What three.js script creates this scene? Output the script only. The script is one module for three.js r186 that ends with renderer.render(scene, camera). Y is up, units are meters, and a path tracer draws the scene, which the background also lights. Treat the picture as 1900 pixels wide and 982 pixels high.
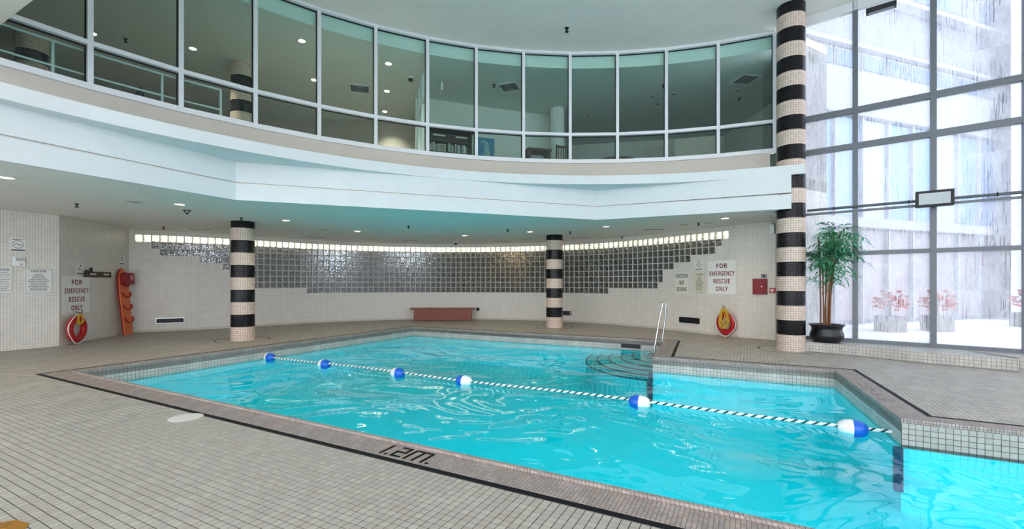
import * as THREE from 'three';
import { mergeGeometries, toCreasedNormals } from 'three/addons/utils/BufferGeometryUtils.js';
import { RoundedBoxGeometry } from 'three/addons/geometries/RoundedBoxGeometry.js';
import { RectAreaLightUniformsLib } from 'three/addons/lights/RectAreaLightUniformsLib.js';

// ---------- camera, sky, exposure ----------
RectAreaLightUniformsLib.init();
const scene = new THREE.Scene();
const IMG_W = 1900, IMG_H = 982, FOCAL = 835;
const camera = new THREE.PerspectiveCamera(2 * Math.atan(IMG_H / 2 / FOCAL) * 180 / Math.PI, IMG_W / IMG_H, 0.1, 300);
camera.position.set(0, 1.5, 0);
camera.lookAt(0, 1.5, -1);
camera.setViewOffset(IMG_W, IMG_H, 0, -34, IMG_W, IMG_H);   // shift lens: level camera, horizon a little below the middle
camera.updateProjectionMatrix();
const renderer = new THREE.WebGLRenderer({ antialias: true });
renderer.toneMapping = THREE.LinearToneMapping;
renderer.toneMappingExposure = 1.26;
renderer.shadowMap.enabled = true;
{ // bright overcast winter sky, whiter towards the horizon
  const w = 64, h = 32, d = new Float32Array(w * h * 4);
  for (let j = 0; j < h; j++) for (let i = 0; i < w; i++) {
    const up = Math.max(0, (j + 0.5) / h * 2 - 1), k = (j * w + i) * 4;
    d[k] = 1.0 - 0.16 * up; d[k + 1] = 1.0 - 0.08 * up; d[k + 2] = 1.03; d[k + 3] = 1;
  }
  const t = new THREE.DataTexture(d, w, h, THREE.RGBAFormat, THREE.FloatType);
  t.mapping = THREE.EquirectangularReflectionMapping; t.magFilter = t.minFilter = THREE.LinearFilter; t.needsUpdate = true;
  scene.background = t; scene.backgroundIntensity = 4.0;
}

// ---------- helpers ----------
let seed = 12345;
const rnd = () => { seed = (seed * 1664525 + 1013904223) >>> 0; return seed / 4294967296; };
const rr = (a, b) => a + (b - a) * rnd();
const V3 = (x, y, z) => new THREE.Vector3(x, y, z);
const used = {};
const numbered = (n) => { const k = used[n] = (used[n] ?? -1) + 1; return k ? `${n}_${String(k).padStart(3, '0')}` : n; };
function mesh(name, geo, mat, parent) {
  const m = new THREE.Mesh(geo, mat); m.name = name; m.castShadow = m.receiveShadow = true; parent?.add(m); return m;
}
function thing(name, label, category, x = 0, y = 0, Z = 0, turn = 0, group) {
  const o = new THREE.Group(); o.name = numbered(name); o.position.set(x, y, -Z); o.rotation.y = turn;
  o.userData = { label, category }; if (group) o.userData.group = group; scene.add(o); return o;
}
function tag(o, label, category, group) { o.name = numbered(o.name); o.userData = { label, category }; if (group) o.userData.group = group; scene.add(o); return o; }
function structure(name, label, category) { const o = new THREE.Group(); o.name = name; o.userData = { kind: 'structure', label, category }; scene.add(o); return o; }
function copyOf(o, x, y, Z, turn, label) { const c = o.clone(); c.name = numbered(o.name.replace(/_\d{3}$/, '')); c.position.set(x, y, -Z); c.rotation.y = turn; if (label) c.userData.label = label; c.traverse((k) => { if (k.isSpotLight) k.target = k.parent.children.find((m) => m.name === 'aim'); }); scene.add(c); return c; }

// plan coordinates: X to the right, Z away from the photographer; (a, b) is the pool's own grid, a along its near edge, b across it
const UX = 0.8836, UZ = -0.4681, VX = 0.4681, VZ = 0.8836;
const uv2p = (a, b) => [UX * a + VX * b, UZ * a + VZ * b];
const p2uv = (X, Z) => [UX * X + UZ * Z, VX * X + VZ * Z];
const poolTurn = Math.atan2(UZ, UX);                       // rotation.y that lays local +x along the pool's a axis
const yawOf = (dx, dZ) => Math.atan2(dZ, dx);              // rotation.y that lays local +x along plan direction (dx, dZ)

const plain = (g) => { g = g.index ? g.toNonIndexed() : g; for (const k of Object.keys(g.attributes)) if (!['position', 'normal', 'uv'].includes(k)) g.deleteAttribute(k); return g; };
const join = (list) => mergeGeometries(list.map(plain));
const box = (w, h, d, x = 0, y = 0, z = 0) => new THREE.BoxGeometry(w, h, d).translate(x, y, z);
const rbox = (w, h, d, r, x = 0, y = 0, z = 0, seg = 1) => new RoundedBoxGeometry(w, h, d, seg, r).translate(x, y, z);
const cyl = (r0, r1, h, n = 24, x = 0, y = 0, z = 0) => new THREE.CylinderGeometry(r0, r1, h, n).translate(x, y, z);
const lathe = (pts, n = 32) => new THREE.LatheGeometry(pts.map(([r, y]) => new THREE.Vector2(r, y)), n);
const tube = (pts, r, n = 40, rad = 8, closed = false) => new THREE.TubeGeometry(new THREE.CatmullRomCurve3(pts.map((p) => V3(...p)), closed, 'catmullrom', 0.5), n, r, rad, closed);
function bar(a, b, r, n = 8) { // round bar between two 3-D points
  const A = V3(...a), B = V3(...b), g = new THREE.CylinderGeometry(r, r, A.distanceTo(B), n);
  g.applyQuaternion(new THREE.Quaternion().setFromUnitVectors(V3(0, 1, 0), B.clone().sub(A).normalize()));
  return g.translate((A.x + B.x) / 2, (A.y + B.y) / 2, (A.z + B.z) / 2);
}
// uv in metres: caps by the pool grid (or a turn of your own), upright faces along the wall and up
function metreUV(g, turn = poolTurn, ox = 0, oz = 0) {
  g = plain(g); const p = g.attributes.position, n = g.attributes.normal, uv = new Float32Array(p.count * 2), c = Math.cos(turn), s = Math.sin(turn);
  for (let i = 0; i < p.count; i++) {
    const x = p.getX(i) - ox, y = p.getY(i), Z = -p.getZ(i) - oz;
    if (Math.abs(n.getY(i)) > 0.7) { uv[2 * i] = x * c + Z * s; uv[2 * i + 1] = Z * c - x * s; }
    else { const nx = n.getX(i), nz = n.getZ(i), l = Math.hypot(nx, nz) || 1; uv[2 * i] = (p.getX(i) * nz - p.getZ(i) * nx) / l; uv[2 * i + 1] = y; }
  }
  g.setAttribute('uv', new THREE.BufferAttribute(uv, 2)); return g;
}
// upright prism over a plan outline, optional holes
function slab(outline, y0, y1, holes = []) {
  const s = new THREE.Shape(outline.map((p) => new THREE.Vector2(...p)));
  for (const h of holes) s.holes.push(new THREE.Path(h.map((p) => new THREE.Vector2(...p))));
  return new THREE.ExtrudeGeometry(s, { depth: y1 - y0, bevelEnabled: false, curveSegments: 8 }).rotateX(-Math.PI / 2).translate(0, y0, 0);
}
// wall that follows a plan line, t thick to the left of the walking direction; u runs along the line in metres
function wallAlong(pts, y0, y1, t, s0 = 0, closed = false) {
  const P = closed ? [...pts, pts[0]] : pts, n = P.length, Q = [];
  for (let i = 0; i < n; i++) {
    const prev = i ? P[i - 1] : closed ? P[n - 2] : null, next = i < n - 1 ? P[i + 1] : closed ? P[1] : null, d = [];
    for (const [A, B] of [[prev, P[i]], [P[i], next]]) if (A && B) { const l = Math.hypot(B[0] - A[0], B[1] - A[1]); d.push([-(B[1] - A[1]) / l, (B[0] - A[0]) / l]); }
    const m = d.length > 1 ? [d[0][0] + d[1][0], d[0][1] + d[1][1]] : d[0], l = Math.hypot(...m), k = t / (l * (d.length > 1 ? Math.max(0.35, (m[0] * d[0][0] + m[1] * d[0][1]) / l) : 1));
    Q.push([P[i][0] + m[0] * k, P[i][1] + m[1] * k]);
  }
  const pos = [], uv = [];
  const quad = (a, b, c, d, ua, ub, uc, ud) => { for (const [p, w] of [[a, ua], [b, ub], [c, uc], [a, ua], [c, uc], [d, ud]]) { pos.push(p[0], p[1], -p[2]); uv.push(...w); } };
  let s = s0;
  for (let i = 0; i < n - 1; i++) {
    const A = P[i], B = P[i + 1], C = Q[i], D = Q[i + 1], e = s + Math.hypot(B[0] - A[0], B[1] - A[1]), f = (p, y) => [p[0], y, p[1]];
    quad(f(A, y0), f(B, y0), f(B, y1), f(A, y1), [s, y0], [e, y0], [e, y1], [s, y1]);
    quad(f(D, y0), f(C, y0), f(C, y1), f(D, y1), [e, y0], [s, y0], [s, y1], [e, y1]);
    quad(f(A, y1), f(B, y1), f(D, y1), f(C, y1), [s, 0], [e, 0], [e, t], [s, t]);
    quad(f(C, y0), f(D, y0), f(B, y0), f(A, y0), [s, t], [e, t], [e, 0], [s, 0]);
    if (!closed && i === 0) quad(f(C, y0), f(A, y0), f(A, y1), f(C, y1), [0, y0], [t, y0], [t, y1], [0, y1]);
    if (!closed && i === n - 2) quad(f(B, y0), f(D, y0), f(D, y1), f(B, y1), [0, y0], [t, y0], [t, y1], [0, y1]);
    s = e;
  }
  const g = new THREE.BufferGeometry();
  g.setAttribute('position', new THREE.Float32BufferAttribute(pos, 3)); g.setAttribute('uv', new THREE.Float32BufferAttribute(uv, 2));
  g.computeVertexNormals(); return toCreasedNormals(g, 0.5);
}
const arc = (cx, cZ, r, a0, a1, n) => Array.from({ length: n + 1 }, (_, i) => { const a = (a0 + (a1 - a0) * i / n) * Math.PI / 180; return [cx + r * Math.cos(a), cZ + r * Math.sin(a)]; });

// ---------- textures ----------
function dataTex(w, h, fn, { srgb = false, float = false, repeat = [1, 1] } = {}) {
  const d = float ? new Float32Array(w * h * 4) : new Uint8Array(w * h * 4);
  for (let j = 0; j < h; j++) for (let i = 0; i < w; i++) {
    const c = fn(i, j), k = (j * w + i) * 4;
    for (let q = 0; q < 3; q++) d[k + q] = float ? (c[q] ?? c[0]) : Math.max(0, Math.min(255, (c[q] ?? c[0]) * 255));
    d[k + 3] = float ? 1 : 255;
  }
  const t = new THREE.DataTexture(d, w, h, THREE.RGBAFormat, float ? THREE.FloatType : THREE.UnsignedByteType);
  t.wrapS = t.wrapT = THREE.RepeatWrapping; t.magFilter = THREE.LinearFilter; t.minFilter = THREE.LinearFilter;
  if (srgb) t.colorSpace = THREE.SRGBColorSpace; t.repeat.set(...repeat); t.needsUpdate = true; return t;
}
// periodic value noise
function noiseGrid(n, s) { let q = s; const a = new Float32Array(n * n); for (let i = 0; i < n * n; i++) { q = (q * 1664525 + 1013904223) >>> 0; a[i] = q / 4294967296; } return (x, y) => { // x, y in 0..1
  x = (x - Math.floor(x)) * n; y = (y - Math.floor(y)) * n; const i = Math.floor(x), j = Math.floor(y), f = x - i, g = y - j, u = f * f * (3 - 2 * f), v = g * g * (3 - 2 * g), i1 = (i + 1) % n, j1 = (j + 1) % n;
  return (a[j % n * n + i % n] * (1 - u) + a[j % n * n + i1] * u) * (1 - v) + (a[j1 * n + i % n] * (1 - u) + a[j1 * n + i1] * u) * v; }; }
const N8 = noiseGrid(8, 11), N32 = noiseGrid(32, 23), N128 = noiseGrid(128, 37);
const fbm = (x, y) => 0.5 * N8(x, y) + 0.3 * N32(x, y) + 0.2 * N128(x, y);
// n x n mosaic: colour and relief
function mosaic(n, pitch, tile, grout, { vary = 0.06, joint = 0.1, px = 32, stain = 0.08, tint = 0.02 } = {}) {
  const S = n * px, tone = [], hue = [];
  for (let i = 0; i < n * n; i++) { tone.push(1 + rr(-vary, vary)); hue.push(rr(-tint, tint)); }
  const edge = (i, j) => { const x = (i % px + 0.5) / px, y = (j % px + 0.5) / px, e = Math.min(x, 1 - x, y, 1 - y) * 2; return Math.max(0, Math.min(1, (e - joint) / 0.06)); };
  const map = dataTex(S, S, (i, j) => {
    const k = Math.floor(j / px) * n + Math.floor(i / px), e = edge(i, j), s = 1 + stain * (fbm(i / S, j / S) - 0.5) * 2, t = tone[k] * s, gg = 0.85 + 0.3 * N128(i / S * 2, j / S * 2);
    return [0, 1, 2].map((q) => { const h = q === 0 ? 1 + hue[k] : q === 2 ? 1 - hue[k] : 1; return tile[q] * t * h * e + grout[q] * gg * (1 - e); });
  }, { srgb: true, repeat: [1 / (n * pitch), 1 / (n * pitch)] });
  const bump = dataTex(S / 2, S / 2, (i, j) => [edge(i * 2, j * 2)], { repeat: [1 / (n * pitch), 1 / (n * pitch)] });
  return { map, bump };
}
const C = (r, g, b) => [r / 255, g / 255, b / 255];
const T = {
  deck: mosaic(24, 0.06, C(184, 177, 166), C(80, 73, 64), { vary: 0.05, joint: 0.05, stain: 0.1 }),
  coping: mosaic(24, 0.03, C(168, 154, 147), C(98, 87, 80), { vary: 0.07, joint: 0.09, stain: 0.12, tint: 0.03 }),
  wall: mosaic(24, 0.05, C(233, 227, 217), C(182, 174, 164), { vary: 0.015, joint: 0.07, stain: 0.03, tint: 0.006 }),
  pink: mosaic(16, 0.05, C(222, 203, 188), C(138, 112, 96), { vary: 0.05, joint: 0.08, stain: 0.05 }),
  black: mosaic(16, 0.05, C(24, 23, 26), C(12, 12, 13), { vary: 0.2, joint: 0.08, stain: 0.1 }),
  line: mosaic(24, 0.06, C(196, 191, 184), C(110, 103, 95), { vary: 0.025, joint: 0.045, stain: 0.1, tint: 0.006 }),
};
const noiseBump = dataTex(256, 256, (i, j) => [fbm(i / 256, j / 256)], { repeat: [0.5, 0.5] });
const plasterMap = dataTex(256, 256, (i, j) => [0.965 + 0.035 * fbm(i / 256, j / 256)], { srgb: true, repeat: [0.25, 0.25] });
const waveTex = (() => { // ripples on the pool, 6 m a side, in metres of height
  const S = 768, w = []; let q = 77; const r = () => { q = (q * 1664525 + 1013904223) >>> 0; return q / 4294967296; };
  for (let i = 0; i < 46; i++) { const k = 2 + 26 * Math.pow(r(), 1.6), a = r() * Math.PI * 2; w.push([Math.round(k * Math.cos(a)), Math.round(k * Math.sin(a) * 1.3), r() * 6.283, 1 / Math.pow(k, 1.35)]); }
  return dataTex(S, S, (i, j) => { const x = i / S * 6.28318, y = j / S * 6.28318, wx = x + 0.25 * Math.sin(2 * y + 1) + 0.12 * Math.sin(3 * x - 2 * y), wy = y + 0.22 * Math.sin(2 * x + 2) + 0.1 * Math.cos(3 * y + x); let h = 0; for (const [a, b, p, m] of w) h += m * Math.sin(a * wx + b * wy + p); return [h * 0.2 + 0.5]; }, { float: true, repeat: [1 / 6, 1 / 6] });
})();
// condensation on the big panes: misted glass with clear runs of water
const mistTex = [1, 2].map((sd) => {
  const W = 384, H = 768, a = new Float32Array(W * H); let q = sd * 9973; const r = () => { q = (q * 1664525 + 1013904223) >>> 0; return q / 4294967296; };
  for (let j = 0; j < H; j++) for (let i = 0; i < W; i++) a[j * W + i] = 0.66 + 0.26 * (fbm(i / W + sd * 0.37, j / H * 0.6) - 0.45);
  for (let k = 0; k < 260; k++) { let x = r() * W; const top = Math.floor(H * (0.25 + 0.75 * r())), len = Math.floor(H * (0.06 + 0.4 * r() * r())), wd = 0.6 + 1.5 * r(), dep = 0.2 + 0.35 * r(), patch = N8(x / W + sd * 0.21, top / H);
    if (patch < 0.42) continue;
    for (let j = top; j > Math.max(0, top - len); j--) { x += (r() - 0.5) * 0.7; for (let i = Math.floor(x - 3); i <= x + 3; i++) { const d = Math.abs(i - x) / wd; if (d < 1) a[j * W + ((i % W) + W) % W] -= dep * (1 - d * d) * Math.min(1, (top - j) / 18); } } }
  return dataTex(W, H, (i, j) => [Math.max(0.18, Math.min(0.95, a[j * W + i]))]);
});
const blockBump = dataTex(128, 128, (i, j) => { const x = i / 128, y = j / 128; return [0.5 + 0.25 * Math.sin(9 * x + 5 * Math.sin(7 * y)) + 0.25 * Math.sin(12 * y + 4 * Math.sin(8 * x + 1))]; }, { float: true });
const woodMap = dataTex(256, 256, (i, j) => { const g = 0.5 + 0.5 * Math.sin((j / 256 + 0.1 * N8(i / 256, j / 256)) * 90 + 6 * N8(i / 256 * 0.5, j / 256)), k = 0.82 + 0.18 * g * N32(i / 1024, j / 256); return [150 / 255 * k, 66 / 255 * k, 38 / 255 * k]; }, { srgb: true, repeat: [0.7, 2] });

const std = (o) => new THREE.MeshStandardMaterial(o);
const phy = (o) => new THREE.MeshPhysicalMaterial(o);
const tiled = (t, o = {}) => std({ map: t.map, bumpMap: t.bump, bumpScale: 0.002, roughness: 0.45, ...o });
const M = {
  corridor: std({ color: 0x8d8d91, roughness: 0.8 }),
  deck: tiled(T.deck, { roughness: 0.5 }), coping: tiled(T.coping, { roughness: 0.5, bumpScale: 0.001 }), wallTile: tiled(T.wall, { roughness: 0.3 }),
  pink: tiled(T.pink, { roughness: 0.3 }), black: phy({ map: T.black.map, bumpMap: T.black.bump, bumpScale: 0.002, roughness: 0.14, specularIntensity: 0.45 }), border: phy({ map: T.black.map, roughness: 0.6, specularIntensity: 0.3 }), line: tiled(T.line, { roughness: 0.3 }),
  grout: std({ color: 0x332d26, roughness: 0.95 }), blackTile: phy({ color: 0x14120e, roughness: 0.65, specularIntensity: 0.3 }),
  deckTile: [0xada89d, 0xa9a398, 0xb3ada1, 0xaca297].map((c) => std({ color: c, roughness: 0.48 })),
  faceTile: [0xaca7a0, 0xa8a39c, 0xb0aba4].map((c) => std({ color: c, roughness: 0.3 })),
  white: std({ color: 0xe0e4e4, map: plasterMap, roughness: 0.75 }), ceil: std({ color: 0xf1eee6, map: plasterMap, roughness: 0.85 }),
  cream: std({ color: 0xdcd6c8, map: plasterMap, roughness: 0.85 }), sillWall: std({ color: 0xd2cbbf, map: plasterMap, roughness: 0.8 }),
  frameWhite: std({ color: 0xe6eaec, roughness: 0.4 }), frameGrey: std({ color: 0x6b7076, roughness: 0.45, metalness: 0.2 }), gasket: std({ color: 0x17191b, roughness: 0.7 }),
  glass: phy({ color: 0xe2f6f0, transmission: 1, thickness: 0, roughness: 0.02, ior: 1.5 }),
  basin: std({ color: 0xb2f8ff, roughness: 0.7, bumpMap: noiseBump, bumpScale: 0.004 }),
  water: phy({ color: 0x50f9ff, transmission: 1, thickness: 0, roughness: 0.0, ior: 1.333, bumpMap: waveTex, bumpScale: 0.065 }),
  block: phy({ color: 0xdfe6e6, transmission: 1, thickness: 0.08, roughness: 0.06, ior: 1.5, bumpMap: blockBump, bumpScale: 0.03 }),
  mortar: std({ color: 0xc9cac5, roughness: 0.9 }),
  steel: std({ color: 0xc9ccce, roughness: 0.18, metalness: 1 }), dark: std({ color: 0x1b1c1e, roughness: 0.55 }), darkMetal: std({ color: 0x2b2c2e, roughness: 0.4, metalness: 0.6 }),
  plasticWhite: std({ color: 0xf1f2f2, roughness: 0.35 }), blue: std({ color: 0x1a63cf, roughness: 0.3 }), red: std({ color: 0xb3141c, roughness: 0.4 }), redDark: std({ color: 0x8d0f1c, roughness: 0.45 }),
  yellow: std({ color: 0xd9b13a, roughness: 0.8 }), orange: std({ color: 0xee7a45, roughness: 0.5 }), wood: std({ map: woodMap, roughness: 0.4 }),
  taupe: std({ color: 0xb2aaa0, roughness: 0.9 }), carpet: std({ color: 0x6d6a66, roughness: 1 }), brown: std({ color: 0x4a3c33, roughness: 0.55 }), loungeWall: std({ color: 0xdfe0db, roughness: 0.85 }),
  loungeCeil: std({ color: 0xdfe7e3, roughness: 0.9 }),
};

// ================= THE SETTING =================
const H1 = 3.1, H2 = 7.64, WATER = -0.26, FLOORLOW = -1.0;
// glazed wall to the right
const GX = 0.769, GZ = -0.639, gl = (k, off = 0) => [7.53 + 1.25 * k * GX + off * GZ, 9.87 + 1.25 * k * GZ - off * GX];   // k counts mullions, off steps indoors
const glEnd = gl(7), sideAt = (t) => [glEnd[0] - VX * t, glEnd[1] - VZ * t];
const BACKL = [-14.7, 3.1], BACKR = sideAt(14.4);
// hall and mezzanine outlines in plan
const shell = [BACKL, [-17.5, 4.6], [-15.5, 14], [-11, 18.8], [-4, 21.2], [3, 20.6], [8.6, 18], [8.6, 12.3], [6.9, 11.35], gl(-0.75)];
const poolIn = [[-9.99, 3.24], [9, 3.24], [9, 6.31], [1.45, 6.31], [1.25, 9.28], [-1.72, 9.24], [-1.95, 11.95], [-9.97, 11.75]];
const poolOut = [[-10.375, 2.855], [9.385, 2.855], [9.385, 6.695], [1.81, 6.695], [1.61, 9.67], [-1.37, 9.625], [-1.6, 12.34], [-10.355, 12.13]];
const toPlan = (l) => l.map(([a, b]) => uv2p(a, b));
const PATCH = { a0: -6.0, a1: -0.3, b0: 0.635, b1: 2.855 - 0.06 * 0 };

// --- floor: tiled deck with a hole for the pool, a bed of loose-laid tiles near the photographer
const floor = structure('floor', 'pale mosaic tiled pool deck with dark grout lines', 'floor');
{
  const nb = Math.floor((PATCH.b1 - 0.004 - PATCH.b0) / 0.06), na = Math.floor((PATCH.a1 - PATCH.a0) / 0.06);
  const b1 = PATCH.b1 - 0.004, b0 = b1 - nb * 0.06, a0 = PATCH.a0, a1 = a0 + na * 0.06;
  const outline = [...shell, glEnd, BACKR];
  const hole = toPlan([[a0, b0], [a1, b0], [a1, b1], [a0, b1]]);
  const o = uv2p(a0, b0);
  mesh('deck', metreUV(slab(outline, -0.15, 0, [toPlan(poolOut), hole]), poolTurn, o[0], o[1]), M.deck, floor);
  mesh('tile_bed', slab(hole, -0.15, -0.0035), M.grout, floor);
  const list = [];
  for (let j = 0; j < nb; j++) for (let i = 0; i < na; i++) {
    const [X, Z] = uv2p(a0 + (i + 0.5) * 0.06, b0 + (j + 0.5) * 0.06);
    list.push({ X, Z, d: X * X + Z * Z, seen: Z > 2.6 && Math.abs(X) < 1.16 * Z });
  }
  list.sort((p, q) => (q.seen - p.seen) || (p.d - q.d));
  const tg = new RoundedBoxGeometry(0.0537, 0.006, 0.0537, 1, 0.0012);
  list.slice(0, 300).forEach((p) => { const t = mesh('floor_tile', tg, M.deckTile[Math.floor(rnd() * 4)], floor); t.position.set(p.X, -0.003 + rr(-0.0004, 0.0004), -p.Z); t.rotation.y = poolTurn; });
  const rest = list.slice(300), im = new THREE.InstancedMesh(tg, std({ color: 0xffffff, roughness: 0.48 }), rest.length), m4 = new THREE.Matrix4(), q = new THREE.Quaternion().setFromAxisAngle(V3(0, 1, 0), poolTurn), one = V3(1, 1, 1), cc = new THREE.Color();
  rest.forEach((p, i) => { im.setMatrixAt(i, m4.compose(V3(p.X, -0.003 + rr(-0.0004, 0.0004), -p.Z), q, one)); im.setColorAt(i, cc.set([0xada89d, 0xa9a398, 0xb3ada1, 0xaca297][Math.floor(rnd() * 4)])); });
  im.name = 'floor_tile_field'; im.userData.kind = 'stuff'; im.castShadow = im.receiveShadow = true; floor.add(im);
}

// --- pool basin, coping, steps
const pool = structure('pool_basin', 'rectilinear indoor pool basin with pinkish tiled coping', 'pool');
{
  const P = toPlan(poolIn), Q = toPlan(poolOut), n = P.length;
  mesh('basin_floor', metreUV(slab(P, FLOORLOW - 0.1, FLOORLOW)), M.basin, pool);
  // walls: tiled band at the waterline above painted concrete
  const rev = [...P].reverse();
  mesh('basin_wall', wallAlong(P.map((p) => p), FLOORLOW - 0.05, WATER - 0.03, -0.2, 0, true), M.basin, pool);
  // waterline band: the face right of the near corner carries single tiles
  for (let i = 0; i < n; i++) {
    const A = P[i], B = P[(i + 1) % n], near = i === 2;
    const len = Math.hypot(B[0] - A[0], B[1] - A[1]);
    if (!near) mesh('waterline_band', wallAlong([A, B], WATER - 0.04, -0.02, -0.12), M.line, pool);
    else {
      mesh('waterline_bed', wallAlong([A, B], WATER - 0.04, -0.02, -0.12), M.grout, pool);
      const dx = (B[0] - A[0]) / len, dZ = (B[1] - A[1]) / len, tg = new RoundedBoxGeometry(0.0555, 0.0555, 0.006, 1, 0.0012), yaw = yawOf(dx, dZ);
      for (let r = 0; r < 4; r++) for (let k = 0; k < 36; k++) {
        const s = len - 0.032 - k * 0.06, t = mesh('waterline_tile', tg, M.faceTile[Math.floor(rnd() * 3)], pool);
        t.position.set(A[0] + dx * s, -0.052 - r * 0.06, -(A[1] + dZ * s)); t.rotation.y = yaw;
      }
    }
  }
  // coping: mitred strips, outer dark line, raised nosing
  for (let i = 0; i < n; i++) {
    const j = (i + 1) % n, k = 0.16, I0 = P[i], I1 = P[j], O0 = Q[i], O1 = Q[j], L = (A, B, t) => [A[0] + (B[0] - A[0]) * t, A[1] + (B[1] - A[1]) * t];
    const turn = yawOf(I1[0] - I0[0], I1[1] - I0[1]);
    const m0 = L(O0, I0, k), m1 = L(O1, I1, k), e0 = L(I0, O0, 0.1), e1 = L(I1, O1, 0.1);
    const c = mesh('coping', metreUV(slab([m0, m1, e1, e0].reverse(), -0.12, 0.0), turn, m0[0], m0[1]), M.coping, pool);
    mesh('border_line', metreUV(slab([O0, O1, m1, m0].reverse(), -0.12, 0.0005), turn), M.border, c);
    mesh('nosing', metreUV(slab([e0, e1, I1, I0].reverse(), -0.12, 0.024), turn, e0[0], e0[1]), M.coping, c);
  }
  // dark corner stripes under water
  for (const [a, b] of [[-1.72, 9.24], [1.45, 6.31]]) { const [X, Z] = uv2p(a - 0.035, b - 0.035); mesh('corner_stripe', box(0.075, 0.47, 0.075).rotateY(poolTurn).translate(X, WATER - 0.26, -Z), std({ color: 0x123a5c, roughness: 0.5 }), pool); }
  // curved entry steps in the far corner
  const stepM = std({ color: 0x86d8dc, roughness: 0.7 }), noseM = std({ color: 0x0d4a58, roughness: 0.6 });
  for (let k = 0; k < 6; k++) {
    const ru = 0.55 + 0.28 * k, rv = 0.9 + 0.33 * k, y = WATER - 0.045 - 0.032 * k, pts = [];
    for (let i = 0; i <= 20; i++) { const t = i / 20 * Math.PI / 2; pts.push(uv2p(-1.85 - ru * Math.cos(t), 11.84 - rv * Math.sin(t))); }
    const st = mesh('step', slab([...pts, uv2p(-1.85, 11.84)], FLOORLOW, y), stepM, pool);
    mesh('step_edge', tube(pts.map((p) => [p[0], y + 0.002, -p[1]]), 0.017, 40, 6), noseM, st);
  }
  // skimmer mouth in the far wall
  { const [X, Z] = uv2p(-2.78, 11.915); mesh('skimmer_mouth', box(0.5, 0.1, 0.05).rotateY(poolTurn).translate(X, -0.165, -Z), M.dark, pool); }
}
{ // the water, one sheet with ripples
  const g = metreUV(slab(toPlan([[-10.03, 3.2], [9.04, 3.2], [9.04, 6.35], [1.49, 6.35], [1.29, 9.32], [-1.69, 9.28], [-1.92, 11.99], [-10.01, 11.79]]), WATER - 0.0001, WATER));
  const p = g.attributes.position, keep = [], uv = [], nn = [];
  for (let i = 0; i < p.count; i += 3) if (g.attributes.normal.getY(i) > 0.5) for (let k = 0; k < 3; k++) { keep.push(p.getX(i + k), p.getY(i + k), p.getZ(i + k)); uv.push(g.attributes.uv.getX(i + k), g.attributes.uv.getY(i + k)); nn.push(0, 1, 0); }
  const w = new THREE.BufferGeometry(); w.setAttribute('position', new THREE.Float32BufferAttribute(keep, 3)); w.setAttribute('uv', new THREE.Float32BufferAttribute(uv, 2)); w.setAttribute('normal', new THREE.Float32BufferAttribute(nn, 3));
  const m = mesh('pool_water', w, M.water, scene); m.castShadow = false; m.userData = { kind: 'structure', label: 'rippled turquoise water filling the pool', category: 'water' };
}

// --- depth figures inlaid in black tiles, letters in the coping
{
  const glyph = { 1: ['01', '01', '01', '01', '01', '01', '01'], '.': ['0', '0', '0', '0', '0', '0', '1'], 2: ['1111', '0001', '0001', '1111', '1000', '1000', '1111'], m: ['1111111', '1001001', '1001001', '1001001', '1001001', '1001001', '1001001'] };
  function inlay(text, a, b, ca, cb, flip) { // a, b: start of the text on the pool grid; ca, cb: cell size
    const bits = []; let x = 0;
    for (const ch of text) { const g = glyph[ch]; g.forEach((row, j) => [...row].forEach((c, i) => { if (c === '1') { const [X, Z] = uv2p(a + (flip ? -1 : 1) * (x + i) * ca, b + (flip ? 1 : -1) * j * cb); bits.push(box(ca * 0.92, 0.003, cb * 0.92).rotateY(poolTurn).translate(X, 0.0006, -Z)); } })); x += g[0].length + 1; }
    return join(bits);
  }
  mesh('depth_marking', inlay('1.2m.', -2.92, 3.15, 0.03, 0.03), M.blackTile, pool);
  // fainter warning rows on the narrow copings of the landing
  const warn = (cells, a, b, da, db) => { const bits = []; for (const [i, j] of cells) { const [X, Z] = uv2p(a + i * da, b + j * db); bits.push(box(0.022, 0.003, 0.05).rotateY(poolTurn).translate(X, 0.0006, -Z)); } return join(bits); };
  const grey = std({ color: 0x857b76, roughness: 0.6 }), cells = (w, h, p) => { const l = []; for (let i = 0; i < w; i++) for (let j = 0; j < h; j++) if (rnd() < p) l.push([i, j]); return l; };
  mesh('warning_letters', warn(cells(7, 14, 0.34), 1.42, 7.25, 0.03, 0.085), grey, pool);
  mesh('warning_letters', warn(cells(7, 14, 0.34), -1.8, 9.75, 0.03, 0.085), grey, pool);
  mesh('warning_letters', warn(cells(34, 2, 0.3), 0.0, 9.4, 0.03, 0.1), grey, pool);
}
// inlaid rings round the pillars, line along the ledge, drain cover
{
  const ring = (X, Z, r) => mesh('inlaid_ring', new THREE.RingGeometry(r - 0.014, r + 0.014, 64).rotateX(-Math.PI / 2).translate(X, 0.0012, -Z), M.blackTile, floor);
  ring(1.43, 15.18, 0.62); ring(-7.07, 11.82, 0.62); ring(6.21, 10.12, 0.6);
}

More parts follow.
